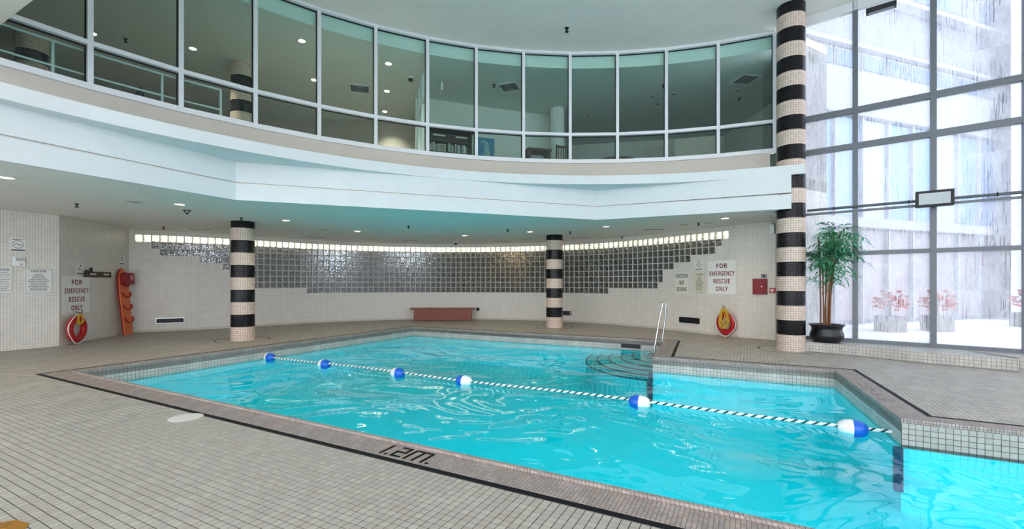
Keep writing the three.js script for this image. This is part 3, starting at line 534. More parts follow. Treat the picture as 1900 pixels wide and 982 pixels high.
const onC = (x, k = 0.004) => { const p = curveAt(sOfX(x)); return { p: [p.X + p.tZ * k, p.Z - p.tx * k], turn: yawOf(p.tx, p.tZ) }; };
{ const a = onC(5.26), b = onC(5.58), c = onC(5.575), d = onC(5.97);
  sign('no_diving_sign', 'CAUTION NO DIVING sign in tall black letters', 0.5, 0.66, a.p[0], 1.505, a.p[1], a.turn, noDive);
  sign('small_caution_sign', 'yellowish CAUTION notice in small text between two larger signs', 0.38, 0.6, b.p[0], 1.5, b.p[1], b.turn, cautionTex('#dfd9c2'));
  sign('ring_buoy_sign', 'small life ring pictogram sign above the yellowish caution notice', 0.26, 0.28, c.p[0], 2.02, c.p[1], c.turn, ringIcon);
  sign('rescue_sign', 'FOR EMERGENCY RESCUE ONLY sign above the ring buoy by the fire cabinet', 0.84, 0.96, d.p[0], 1.66, d.p[1], d.turn, rescueTex(512)); }
// dark wall vents
for (const [x, y, label] of [[5.4, 0.36, 'dark slotted wall vent between the grab rail and ring buoy'], [1.98, 0.33, 'dark slotted wall vent behind the striped pillar by the steps'], [-10.6, 0.33, 'dark slotted wall vent low on the wall beyond the rescue board']]) {
  const o = onC(x, 0.003), t = thing('wall_vent', label, 'vent', o.p[0], y, o.p[1], o.turn);
  mesh('frame', join([box(0.7, 0.02, 0.03, 0, 0.075, 0.01), box(0.7, 0.02, 0.03, 0, -0.075, 0.01), box(0.02, 0.17, 0.03, 0.35, 0, 0.01), box(0.02, 0.17, 0.03, -0.35, 0, 0.01)]), x < 0 ? M.steel : M.darkMetal, t);
  mesh('back', box(0.68, 0.14, 0.006), M.dark, t);
  for (let k = 0; k < 3; k++) mesh('slat', box(0.68, 0.012, 0.02, 0, -0.04 + 0.04 * k, 0.012), M.darkMetal, t);
}
// --- ring buoys
function buoy(label, X, y, Z, turn, tilt, squash) {
  const t = thing('ring_buoy', label, 'ring buoy', X, y, Z, turn);
  const g = new THREE.TorusGeometry(0.255, 0.085, 14, 48).scale(1, 1.0, 0.75); mesh('ring', g, M.red, t);
  const pts = []; for (let i = 0; i < 24; i++) { const a = i / 24 * Math.PI * 2, r = 0.345 + 0.02 * Math.cos(4 * a + 0.4); pts.push([r * Math.cos(a), r * Math.sin(a), 0.03]); }
  mesh('grab_line', tube(pts, 0.012, 120, 6, true), M.plasticWhite, t);
  return t;
}
function ropeCoil(t, x, y, z, w, h, loops) { for (let k = 0; k < loops; k++) { const pts = [], sx = w * rr(0.55, 1), sy = h * rr(0.6, 1), ox = rr(-0.2, 0.2) * w, tl = rr(-0.3, 0.3); for (let i = 0; i < 16; i++) { const a = i / 16 * Math.PI * 2, px = ox + sx * Math.cos(a) * (0.75 + 0.25 * Math.sin(-a)), py = -sy + sy * Math.sin(a); pts.push([x + px * Math.cos(tl) - py * Math.sin(tl) * 0.3, y + py, z + rr(-0.008, 0.008) + k * 0.004]); } mesh('rope', tube(pts, 0.011, 70, 6, true), M.yellow, t); } mesh('hook', join([bar([x, y + 0.06, z - 0.1], [x, y + 0.02, z + 0.05], 0.009), bar([x, y + 0.02, z + 0.05], [x, y + 0.1, z + 0.06], 0.009)]), M.darkMetal, t); }
{ const p = onW2(0.34, 0.16), t = buoy('red ring buoy with white grab line hanging below the side wall rescue sign', p[0], 0.37, p[1], w2turn, 0, 1); ropeCoil(t, 0.02, 0.36, 0.04, 0.15, 0.14, 7);
  const o = onC(6.08, 0.13), t2 = buoy('red ring buoy wound with yellow rope beside the fire cabinet wall', o.p[0], 0.37, o.p[1], o.turn, 0, 1); ropeCoil(t2, 0, 0.42, 0.1, 0.22, 0.3, 8); t2.scale.set(0.8, 1, 1); }
// --- hook rail on the side wall
{ const p = onW2(1.42), t = thing('hook_rail', 'brown wooden rail with clips on the side wall', 'hook rail', p[0], 1.72, p[1], w2turn + 0.0);
  mesh('board', rbox(1.15, 0.15, 0.03, 0.006, 0, 0, 0.016), std({ color: 0x5b4a3e, roughness: 0.6 }), t);
  for (const x of [-0.25, 0.32]) mesh('clip', rbox(0.22, 0.035, 0.03, 0.01, x, 0.01, 0.045), M.plasticWhite, t);
  mesh('bracket', cyl(0.035, 0.035, 0.14, 14, -0.52, 0.04, 0.06), M.dark, t); mesh('bracket', cyl(0.03, 0.03, 0.12, 14, -0.34, 0.12, 0.05), M.dark, t); }
// --- rescue board leaning against the wall
{ const p = onW2(2.42, 0.2), t = thing('rescue_board', 'orange spinal rescue board leaning on the wall with straps', 'rescue board', p[0], 0, p[1], w2turn);
  const lean = new THREE.Matrix4().makeRotationX(-0.085);
  const s = new THREE.Shape(); s.moveTo(-0.2, 0); s.lineTo(0.2, 0); s.lineTo(0.235, 1.2); s.quadraticCurveTo(0.235, 1.86, 0.0, 1.9); s.quadraticCurveTo(-0.235, 1.86, -0.235, 1.2); s.closePath();
  mesh('board', new THREE.ExtrudeGeometry(s, { depth: 0.04, bevelEnabled: true, bevelSize: 0.012, bevelThickness: 0.012, bevelSegments: 2, curveSegments: 10 }).applyMatrix4(lean), M.orange, t);
  mesh('edge_band', new THREE.ExtrudeGeometry(s, { depth: 0.02, bevelEnabled: true, bevelSize: 0.03, bevelThickness: 0.006, curveSegments: 10 }).translate(0, 0, 0.004).applyMatrix4(lean), M.redDark, t);
  for (const y of [0.45, 0.82, 1.18, 1.5]) { const pts = []; for (let i = 0; i <= 12; i++) { const a = i / 12 * Math.PI; pts.push([-0.2 * Math.cos(a) + 0.02, y - 0.16 * Math.sin(a) + 0.05, 0.075 + 0.03 * Math.sin(a)]); } mesh('strap', tube(pts, 0.022, 40, 6).applyMatrix4(lean), M.red, t); }
  mesh('head_support', join([rbox(0.42, 0.34, 0.13, 0.03, 0.1, 1.62, 0.12), rbox(0.1, 0.28, 0.16, 0.03, -0.14, 1.6, 0.12)]).applyMatrix4(lean), M.redDark, t);
  mesh('support_patch', new THREE.TorusGeometry(0.05, 0.02, 8, 20).translate(0.14, 1.64, 0.19).applyMatrix4(lean), std({ color: 0xe6a0a0, roughness: 0.6 }), t); }
// --- fire cabinet, pull station, wall fittings by the right-hand wall
{ const dx = 0.72, dZ = -0.74, l = Math.hypot(dx, dZ), turn = yawOf(dx, dZ), on = (s, k = 0.002) => [6.25 + dx / l * s + dZ / l * k, 12.4 + dZ / l * s - dx / l * k];
  let p = on(0.54); const c = thing('fire_cabinet', 'dark red fire equipment cabinet on the tiled wall', 'cabinet', p[0], 1.4, p[1], turn);
  mesh('body', rbox(0.35, 0.42, 0.05, 0.006, 0, 0, 0.025), M.redDark, c); const d = mesh('door', rbox(0.3, 0.37, 0.015, 0.004, 0, 0, 0.056), M.redDark, c); mesh('latch', cyl(0.012, 0.012, 0.02, 12).rotateX(Math.PI / 2).translate(0.06, 0, 0.07), M.steel, d);
  p = on(0.84); const s = thing('fire_alarm_pull', 'small red fire alarm pull station beside the fire cabinet', 'alarm', p[0], 1.3, p[1], turn); mesh('body', rbox(0.14, 0.13, 0.05, 0.008, 0, 0, 0.025), M.red, s); mesh('handle', join([box(0.09, 0.03, 0.012, 0, 0.015, 0.056), box(0.03, 0.05, 0.012, 0, -0.015, 0.056)]), M.plasticWhite, s);
  p = on(0.63); const o = thing('wall_socket', 'grey socket plate just above the fire cabinet', 'socket', p[0], 1.68, p[1], turn); mesh('plate', rbox(0.13, 0.11, 0.02, 0.005, 0, 0, 0.01), std({ color: 0x8d8d89, roughness: 0.5, metalness: 0.4 }), o); mesh('outlet', box(0.05, 0.06, 0.008, 0, 0, 0.022), M.darkMetal, o);
  p = on(0.86); const w = thing('wall_speaker', 'small white box fitting under the low ceiling by the tall pillar', 'fitting', p[0], 2.9, p[1], turn); mesh('box_body', rbox(0.1, 0.24, 0.12, 0.012, 0, 0, 0.07), M.plasticWhite, w); mesh('bracket', box(0.03, 0.05, 0.03, 0, 0.13, 0.03), M.dark, w);
}
// --- ceiling fittings under the mezzanine
const dl = (() => { const t = thing('downlight', 'recessed downlight', 'downlight', 0, H1, 0); mesh('trim_ring', lathe([[0.085, -0.002], [0.1, -0.014], [0.14, -0.008], [0.145, 0]], 28), M.plasticWhite, t); mesh('lens', new THREE.CylinderGeometry(0.088, 0.088, 0.004, 24).translate(0, -0.004, 0), std({ color: 0xfff2da, emissive: 0xffdcae, emissiveIntensity: 8, roughness: 0.15 }), t); const s = new THREE.SpotLight(0xffdcb0, 3, 0, 1.15, 0.7, 2); s.position.set(0, -0.06, 0); s.target.position.set(0, -2, 0); s.castShadow = true; s.shadow.radius = 1.5; s.target.name = 'aim'; t.add(s, s.target); return t; })();
const dlSpots = [[-7.67, 6.82, 'recessed downlight above the pool regulations notice end of the deck'], [-6.76, 9.15, 'recessed downlight by the corner camera bracket in the low ceiling'], [-5.78, 11.52, 'recessed downlight next to the striped side pillar'], [-4.78, 13.92, 'recessed downlight between the side pillar and the bench'], [-1.6, 15.18, 'recessed downlight in the low ceiling in front of the bench'], [0.56, 14.06, 'recessed downlight just beside the striped middle pillar'], [2.68, 12.78, 'recessed downlight over the pool steps by the beam corner'], [5.27, 11.13, 'recessed downlight near the low ceiling end by the tall pillar']];
dlSpots.forEach(([X, Z, l], i) => { if (i) copyOf(dl, X, H1, Z, 0, l).userData.group = 'downlights in the low ceiling'; else { dl.position.set(X, H1, -Z); dl.userData.label = l; dl.userData.group = 'downlights in the low ceiling'; } });
const sprinklerProto = (() => { const t = thing('sprinkler', 'ceiling sprinkler head', 'sprinkler', 0, H1, 0); mesh('escutcheon', lathe([[0.0, -0.02], [0.03, -0.018], [0.045, 0]], 16), M.darkMetal, t); mesh('head', join([cyl(0.012, 0.012, 0.05, 10, 0, -0.04, 0), cyl(0.04, 0.04, 0.006, 16, 0, -0.075, 0), bar([0.018, -0.03, 0], [0.012, -0.075, 0], 0.005), bar([-0.018, -0.03, 0], [-0.012, -0.075, 0], 0.005)]), M.dark, t); return t; })();
[[-8.79, 9.09, 'in front of the tiled side wall corner'], [-9.95, 12.85, 'above the stepped end of the blocks by the rescue board'], [-6.64, 11.04, 'just in front of the striped side pillar'], [-2.91, 12.65, 'over the far pool corner'], [-0.13, 13.49, 'between the far pool corner and the middle pillar'], [3.8, 15.53, 'near the blocks beyond the middle pillar'], [4.97, 11.99, 'next to the round speaker by the tall pillar'], [1.82, 14.06, 'beside the middle striped pillar']].forEach(([X, Z, wh], i) => { const l = 'small dark low-ceiling sprinkler head ' + wh; const o = i ? copyOf(sprinklerProto, X, H1, Z, 0, l) : sprinklerProto; o.position.set(X, H1, -Z); o.userData.label = l; o.userData.group = 'sprinklers in the low ceiling'; });
{ const o = copyOf(sprinklerProto, 1.32, H2, 10.84, 0, 'single sprinkler head on the high ceiling'); delete o.userData.group; o.scale.setScalar(1.2); }
const ventProto = (() => { const t = thing('ceiling_vent', 'slotted ceiling vent', 'vent', 0, H1, 0); mesh('frame', rbox(0.7, 0.012, 0.16, 0.004, 0, -0.006, 0), std({ color: 0xcfd2ce, roughness: 0.5 }), t); for (const x of [-0.17, 0.17]) mesh('slot', box(0.3, 0.006, 0.08, x, -0.014, 0), M.dark, t); return t; })();
[[-9.26, 13.36, 'by the stepped blocks near the rescue board'], [-6.79, 15.6, 'past the striped side pillar'], [-3.87, 16.85, 'over the bench end away from the middle pillar'], [-0.42, 17.3, 'between the bench and the middle pillar'], [2.4, 15.9, 'just beyond the middle pillar'], [4.22, 13.36, 'over the deck by the grab rail']].forEach(([X, Z, wh], i) => { const l = 'dark slotted ceiling vent ' + wh; const o = i ? copyOf(ventProto, X, H1, Z, 0.2, l) : ventProto; o.position.set(X, H1, -Z); o.userData.label = l; o.userData.group = 'slotted vents in the low ceiling'; });
const discProto = tag(mesh('ceiling_speaker', lathe([[0.0, -0.012], [0.1, -0.012], [0.13, -0.004], [0.135, 0]], 24), std({ color: 0xb9bdb6, roughness: 0.7 })), 'flat round speaker grille in the low ceiling', 'speaker', 'round speakers in the low ceiling');
[[-7.47, 8.91, 'near the beam bracket'], [-5.58, 13.43, 'past the striped side pillar'], [4.73, 12.37, 'over the NO DIVING sign deck'], [5.28, 12.04, 'near the fire cabinet wall']].forEach(([X, Z, wh], i) => { const o = i ? copyOf(discProto, X, H1, Z, 0) : discProto; o.userData.label = 'flat round speaker grille in the low ceiling ' + wh; o.position.set(X, H1, -Z); });
{ const t = thing('security_camera', 'dome camera pair under the low ceiling above the bench', 'camera', -2.2, H1, 17.6); mesh('mount', cyl(0.09, 0.09, 0.04, 24, 0, -0.02, 0), M.plasticWhite, t); mesh('dome', new THREE.SphereGeometry(0.07, 20, 12, 0, Math.PI * 2, Math.PI / 2, Math.PI / 2).translate(0, -0.04, 0), M.dark, t);
  const u = thing('beam_bracket', 'small V-shaped bracket under the low ceiling near the side pillar', 'bracket', -7.15, H1, 9.9); mesh('plate', box(0.12, 0.012, 0.12, 0, -0.006, 0), M.darkMetal, u); mesh('arm', join([bar([-0.07, -0.01, 0], [0, -0.09, 0], 0.012), bar([0.07, -0.01, 0], [0, -0.09, 0], 0.012)]), M.dark, u); }

// --- potted palm on the ledge
{
  const t = thing('potted_palm', 'tall bushy bamboo palm in a black round pot on the ledge', 'plant', 6.92, 0.2, 9.9);
  mesh('pot', lathe([[0.0, 0.01], [0.2, 0.0], [0.27, 0.03], [0.315, 0.11], [0.315, 0.18], [0.28, 0.27], [0.29, 0.33], [0.335, 0.375], [0.335, 0.39], [0.3, 0.385], [0.27, 0.33], [0.0, 0.33]], 40), std({ color: 0x17181d, roughness: 0.35 }), t);
  mesh('soil', cyl(0.275, 0.275, 0.02, 24, 0, 0.335, 0), std({ color: 0x2a1d14, roughness: 1 }), t);
  const caneM = std({ color: 0x7a4a30, roughness: 0.7 }), tops = [];
  for (let k = 0; k < 9; k++) { const a = k / 9 * 6.283 + rr(-0.2, 0.2), r = rr(0.03, 0.12), h = rr(1.35, 2.1), lx = rr(-0.2, 0.26), lz = rr(-0.12, 0.12), p = (s) => [r * Math.cos(a) + lx * s * s, 0.33 + h * s, r * Math.sin(a) + lz * s * s]; mesh('cane', tube([p(0), p(0.3), p(0.6), p(1)], rr(0.012, 0.018), 14, 7), k % 3 ? caneM : std({ color: 0x9a6d4a, roughness: 0.7 }), t); tops.push(p); }
  // fronds: a drooping stalk with narrow leaflets
  const frond = (n, len) => { const pos = [], L = (A, B, C2) => pos.push(...A, ...B, ...C2);
    for (let i = 0; i < n; i++) { const s = 0.25 + 0.75 * i / (n - 1), sx = s * len, sy = 0.16 * Math.sin(s * 2.2) - 0.2 * s * s, side = i % 2 ? 1 : -1, ll = rr(0.15, 0.24) * (1 - 0.35 * Math.abs(s - 0.6)), an = i === n - 1 ? 0 : side * rr(0.7, 1.15), dx = Math.cos(an), dz = Math.sin(an), w = 0.019, dr = rr(0.06, 0.14);
      const b = [sx, sy, 0], m = [sx + dx * ll * 0.45, sy - 0.01, dz * ll * 0.45], e = [sx + dx * ll, sy - dr, dz * ll], o = [-dz * w, 0, dx * w], m1 = [m[0] + o[0], m[1] + 0.006, m[2] + o[2]], m2 = [m[0] - o[0], m[1] + 0.006, m[2] - o[2]];
      L(b, m2, m); L(b, m, m1); L(m, m2, e); L(m, e, m1); }
    for (let i = 0; i < 6; i++) { const s = i / 6, q = (i + 1) / 6, f = (v) => [v * len, 0.16 * Math.sin(v * 2.2) - 0.2 * v * v, 0], A = f(s), B = f(q); L([A[0], A[1], -0.004], [B[0], B[1], -0.003], [B[0], B[1], 0.003]); L([A[0], A[1], -0.004], [B[0], B[1], 0.003], [A[0], A[1], 0.004]); }
    const g = new THREE.BufferGeometry(); g.setAttribute('position', new THREE.Float32BufferAttribute(pos, 3)); g.computeVertexNormals(); return g; };
  const geos = [frond(9, 0.42), frond(11, 0.5), frond(8, 0.36), frond(10, 0.46)];
  const leafM = [0x2f8f55, 0x46ab78, 0x2a7a52, 0x6cc09c].map((c) => phy({ color: c, roughness: 0.6, transmission: 0.3, thickness: 0 }));
  for (let k = 0; k < 150; k++) { const p = tops[k % 9], low = k > 141, s = low ? rr(0.3, 0.55) : rr(0.62, 1.02), b = p(s), f = mesh('leaf', geos[k % 4], leafM[Math.floor(rnd() * 4)], t); f.position.set(...b); f.rotation.set(0, rr(0, 6.283), rr(-0.3, 0.65), 'YXZ'); f.scale.setScalar(low ? 0.6 : rr(0.8, 1.12)); for (let q = 0; q < 6 && [0.3, 0.55, 0.75].some((m) => Math.hypot(b[0] + m * f.scale.x * Math.cos(f.rotation.y) + 0.71, b[2] - m * f.scale.x * Math.sin(f.rotation.y) + 0.12) < 0.42); q++) f.rotation.y += 1.05; }
}
// --- floodlights and conduit on the glazing
{
  const turn = yawOf(GX, GZ), p = gl(1, 0.27);
  const flood = thing('floodlight', 'black framed floodlight box on the conduit across the glazing', 'floodlight', p[0], 3.16, p[1], turn);
  mesh('housing', join([rbox(0.56, 0.045, 0.14, 0.01, 0, 0.135, 0), rbox(0.56, 0.045, 0.14, 0.01, 0, -0.135, 0), rbox(0.05, 0.28, 0.14, 0.01, 0.255, 0, 0), rbox(0.05, 0.28, 0.14, 0.01, -0.255, 0, 0), box(0.5, 0.25, 0.02, 0, 0, -0.05)]), M.dark, flood);
  mesh('lens', box(0.47, 0.23, 0.01, 0, 0, 0.045), std({ color: 0x8d9698, roughness: 0.12, metalness: 0.3 }), flood);
  const q = gl(0.35, 0.12), f2 = thing('floodlight', 'black floodlight box under the head of the tall glazing', 'floodlight', q[0], 7.3, q[1], turn); mesh('housing', rbox(0.5, 0.1, 0.16, 0.012), M.dark, f2); mesh('lens', box(0.42, 0.012, 0.12, 0, -0.052, 0), std({ color: 0x70777a, roughness: 0.2 }), f2);
  const A = gl(-0.7, 0.1), B = gl(6.8, 0.1), c = thing('conduit', 'grey steel conduit running across the tall glazing', 'conduit'); mesh('pipe', bar([A[0], 3.16, -A[1]], [B[0], 3.16, -B[1]], 0.028, 12), std({ color: 0x5d6368, roughness: 0.4, metalness: 0.5 }), c);
  for (let k = 0; k < 7; k++) { const s = gl(-0.3 + k, 0.1); mesh('clamp', new THREE.TorusGeometry(0.032, 0.01, 8, 18).rotateY(turn + Math.PI / 2).translate(s[0], 3.16, -s[1]), M.darkMetal, c); }
}
// --- deck drain and corner item
tag((() => { const m = mesh('drain_cover', lathe([[0, 0.004], [0.15, 0.004], [0.165, 0.0005], [0.168, -0.004]], 40), std({ color: 0xd6d2c8, roughness: 0.55 })); m.position.set(-3.63, 0.0, -5.01); return m; })(), 'round pale drain cover set in the deck beside the coping', 'drain cover');
{ const t = thing('door_wedge', 'small mustard yellow plastic wedge lying on the deck tiles', 'wedge', -3.05, 0.0, 2.7, 0.5); const s = new THREE.Shape(); s.moveTo(-0.09, 0); s.lineTo(0.09, 0); s.lineTo(0.03, 0.035); s.lineTo(-0.03, 0.035); s.closePath(); mesh('body', new THREE.ExtrudeGeometry(s, { depth: 0.12, bevelEnabled: true, bevelSize: 0.004, bevelThickness: 0.004 }).translate(0, 0.004, -0.06), std({ color: 0xb07a2c, roughness: 0.6 }), t); mesh('grip', box(0.05, 0.006, 0.08, 0, 0.043, 0), std({ color: 0x8f5f20, roughness: 0.8 }), t); }

// ================= MEZZANINE CONTENTS =================
{
  // lit downlights
  const HM = 7.25, glow = std({ color: 0xfff4e2, emissive: 0xfff0dc, emissiveIntensity: 14 });
  const spots = [[-9.67, 10.37, 'lit downlight over the mezzanine handrail'], [-7.83, 11.04, 'lit downlight near the striped mezzanine pillar'], [-4.99, 10.69, 'brightest lit downlight just inside the mezzanine glass'], [-5.6, 12.74, 'lit downlight deeper in the mezzanine past the brightest one'], [-3.24, 11.8, 'first of three lit downlights in a row beside the glass partition'], [-3.75, 13.49, 'second of three lit downlights in a row beside the glass partition'], [-4.27, 15.1, 'third of three lit downlights in a row beside the glass partition']];
  spots.forEach(([X, Z, l]) => { const t = thing('ceiling_spotlight', l, 'downlight', X, HM, Z, 0, 'lit downlights on the mezzanine'); mesh('trim_ring', lathe([[0.07, -0.004], [0.085, -0.012], [0.11, -0.006], [0.112, 0]], 24), M.plasticWhite, t); mesh('lamp', cyl(0.072, 0.072, 0.01, 20, 0, -0.004, 0), glow, t); const s = new THREE.SpotLight(0xfff0dc, 20, 0, 0.9, 0.6, 2); s.position.set(0, -0.03, 0); s.target.position.set(0, -2, 0); s.castShadow = true; s.shadow.radius = 3; t.add(s, s.target); });
  const off = (() => { const t = thing('unlit_downlight', 'unlit recessed downlight in the lounge ceiling', 'downlight', 0, HM, 0, 0, 'unlit downlights in the lounge'); mesh('trim_ring', lathe([[0.07, -0.004], [0.09, -0.014], [0.12, -0.008], [0.122, 0]], 24), M.plasticWhite, t); mesh('lens', cyl(0.072, 0.072, 0.008, 20, 0, -0.004, 0), std({ color: 0x8a938f, roughness: 0.3 }), t); return t; })();
  [[4.35, 13.92], [4.93, 13.72], [2.63, 15.49], [4.68, 14.46], [8.0, 15.4], [7.3, 16.17], [6.76, 13.45]].forEach(([X, Z], i) => { const o = i ? copyOf(off, X, HM, Z, 0) : off; o.position.set(X, HM, -Z); });
  const vent = (X, Z, turn, l) => { const t = thing('air_diffuser', l, 'diffuser', X, HM - 0.006, Z, turn); mesh('rim', join([box(0.6, 0.02, 0.05, 0, -0.01, 0.275), box(0.6, 0.02, 0.05, 0, -0.01, -0.275), box(0.05, 0.02, 0.6, 0.275, -0.01, 0), box(0.05, 0.02, 0.6, -0.275, -0.01, 0)]), M.plasticWhite, t); mesh('back', box(0.52, 0.006, 0.52, 0, -0.004, 0), M.dark, t); for (const s of [0.4, 0.26, 0.13]) mesh('louvre', join([box(s, 0.012, 0.02, 0, -0.014, s / 2), box(s, 0.012, 0.02, 0, -0.014, -s / 2), box(0.02, 0.012, s, s / 2, -0.014, 0), box(0.02, 0.012, s, -s / 2, -0.014, 0)]), std({ color: 0x9fa5a2, roughness: 0.5 }), t); };
  vent(-4.5, 13.3, 0.3, 'square louvred diffuser in the ceiling near the three lit downlights'); vent(-0.08, 13.19, -0.35, 'square louvred diffuser in the lounge ceiling above the white wall'); vent(6.6, 12.7, 0.2, 'square louvred diffuser in the lounge ceiling beside the tall pillar');
  const sp = copyOf(sprinklerProto, -0.52, HM, 13.05, 0, 'small sprinkler head on the mezzanine ceiling'); sp.userData.group = 'sprinklers on the mezzanine ceiling';
  for (const [X, Z] of [[4.4, 13.08], [7.07, 14.0], [-9.1, 10.6]]) copyOf(sp, X, HM, Z, 0);
  { const t = thing('dome_camera', 'white dome camera on the mezzanine ceiling by the partition', 'camera', -2.83, HM, 12.57); mesh('base', cyl(0.09, 0.09, 0.06, 20, 0, -0.03, 0), M.plasticWhite, t); mesh('dome', new THREE.SphereGeometry(0.075, 18, 10, 0, Math.PI * 2, Math.PI / 2, Math.PI / 2).translate(0, -0.06, 0), M.dark, t); }
  { const t = thing('exit_sign', 'small ceiling-hung exit sign with a red face in the lounge', 'sign', -2.0, 7.0, 12.75, 1.85); mesh('case', rbox(0.34, 0.2, 0.06, 0.01), M.plasticWhite, t); mesh('sign_face', box(0.3, 0.15, 0.006, 0, 0, 0.032), std({ color: 0xd2202a, emissive: 0xd2202a, emissiveIntensity: 0.6 }), t); mesh('hanger', bar([0, 0.1, 0], [0, 0.25, 0], 0.01), M.plasticWhite, t); }
  // guard rail behind the glass
  { const t = thing('guard_rail', 'steel guard rail curving along inside the mezzanine glass', 'handrail'), railM = std({ color: 0xd6d8d8, roughness: 0.4, metalness: 0.2 }); const pts = (r, y) => ring(r, 134.5, 163, 40).map(([X, Z]) => [X, y, -Z]);
    mesh('top_rail', tube(pts(10.98, 5.38), 0.026, 90, 8), railM, t); mesh('lower_rail', tube(pts(10.98, 4.98), 0.02, 90, 8), railM, t);
    for (const a of [134.6, 139.5, 147, 154.5]) { const [X, Z] = arc(CX, CZ, 10.98, a, a, 1)[0]; mesh('post', bar([X, 4.25, -Z], [X, 5.38, -Z], 0.024), railM, t); } }
  // exercise machines
  const machine = (X, Z, turn, l) => { const t = thing('treadmill', l, 'treadmill', X, 4.25, Z, turn, 'treadmills behind the mezzanine rail'); mesh('deck', rbox(0.8, 0.2, 1.7, 0.03, 0, 0.12, 0), M.dark, t); mesh('belt', box(0.5, 0.012, 1.4, 0, 0.225, 0.05), std({ color: 0x121314, roughness: 0.8 }), t); for (const s of [-1, 1]) { mesh('upright', bar([s * 0.36, 0.2, -0.7], [s * 0.34, 1.15, -0.6], 0.035), M.darkMetal, t); mesh('handle', bar([s * 0.34, 0.95, -0.62], [s * 0.34, 0.9, 0.0], 0.022), M.steel, t); } mesh('console', rbox(0.78, 0.32, 0.1, 0.03, 0, 1.25, -0.62), M.dark, t); mesh('screen', box(0.36, 0.2, 0.008, 0, 1.27, -0.565), std({ color: 0x2b3a40, roughness: 0.2 }), t); };
  machine(-7.75, 10.3, 2.4, 'dark treadmill behind the rail end beside the striped mezzanine pillar'); machine(-9.25, 8.9, 2.4, 'dark treadmill in the middle of the row behind the rail'); machine(-10.6, 7.4, 2.4, 'dark treadmill in the gym corner behind the rail');
  // glass partition between corridor and lounge
  { const t = thing('glass_partition', 'framed glass partition running back from the mezzanine windows', 'partition'), A = [-2.16, 11.45], B = [-2.95, 13.9], L = Math.hypot(B[0] - A[0], B[1] - A[1]), yaw = yawOf(B[0] - A[0], B[1] - A[1]); const at = (s) => [A[0] + (B[0] - A[0]) * s, A[1] + (B[1] - A[1]) * s];
    for (const s of [0.02, 0.34, 0.67, 0.98]) { const p = at(s); mesh('post', box(0.07, 3, 0.07).rotateY(yaw).translate(p[0], 5.75, -p[1]), M.frameWhite, t); }
    for (const y of [4.3, 6.4, 7.2]) { const p = at(0.5); mesh('rail', box(L, 0.07, 0.07).rotateY(yaw).translate(p[0], y, -p[1]), M.frameWhite, t); }
    for (let k = 0; k < 3; k++) { const p = at((k + 0.5) / 3); mesh('pane', new THREE.PlaneGeometry(L / 3 - 0.07, 2.85).rotateY(yaw).translate(p[0], 5.75, -p[1]), M.glass, t); } }
  // bookcase with books
  const wd = [4.25, 1.58], wl = Math.hypot(...wd), wyaw = yawOf(...wd), onWall = (s, k) => [-2.95 + wd[0] / wl * s + wd[1] / wl * k, 13.92 + wd[1] / wl * s - wd[0] / wl * k];
  { const p = onWall(0.95, 0.2), t = thing('bookcase', 'dark brown bookcase with a crown board in the lounge', 'bookcase', p[0], 4.25, p[1], wyaw);
    for (const s of [-1, 1]) mesh('side_panel', box(0.04, 1.95, 0.34, s * 0.7, 0.975, 0), M.brown, t); mesh('back_panel', box(1.4, 1.9, 0.02, 0, 0.97, -0.16), M.brown, t);
    for (const y of [0.1, 0.52, 0.9, 1.28, 1.62]) mesh('shelf', box(1.36, 0.035, 0.32, 0, y, 0), M.brown, t); mesh('crown', rbox(1.56, 0.16, 0.42, 0.02, 0, 2.02, 0.01), M.brown, t);
    for (const x of [-0.32, 0.38]) mesh('light_bar', box(0.36, 0.03, 0.04, x, 1.78, 0.15), M.plasticWhite, t);
    const cols = [0xd8d5cc, 0x9aa3a0, 0x6c7f80, 0xc9c2b0, 0x46565c, 0xe6e4de, 0xb0b8b4, 0x5a4a42]; let x = -0.62, n = 0;
    const place = (x, w, h, c, y, l, flat) => { const q = onWall(0.95 + x, 0.22), b = tag(mesh('book', rbox(w, h, 0.2, 0.004, 0, h / 2, 0), std({ color: c, roughness: 0.7 })), l, 'book', 'books on the lounge bookcase'); b.position.set(q[0], y, -q[1]); b.rotation.y = wyaw; };
    while (x < 0.62) { const w = rr(0.025, 0.05), h = rr(0.2, 0.29); if (!(x > -0.36 && x < -0.06)) place(x + w / 2, w, h, cols[Math.floor(rnd() * 8)], 4.25 + 1.2975, 'upright book in the row on the lit bookcase shelf'); x += w + 0.004; if (++n === 9) x += 0.06; }
    const q = onWall(0.95 - 0.21, 0.24), f = thing('picture_frame', 'small pale framed picture standing among the shelf books', 'picture frame', q[0], 5.5475, q[1], wyaw); mesh('frame', rbox(0.24, 0.26, 0.02, 0.005, 0, 0.13, 0), M.cream, f); mesh('print', box(0.17, 0.18, 0.004, 0, 0.14, 0.011), std({ color: 0xa49c8c, roughness: 0.7 }), f); }
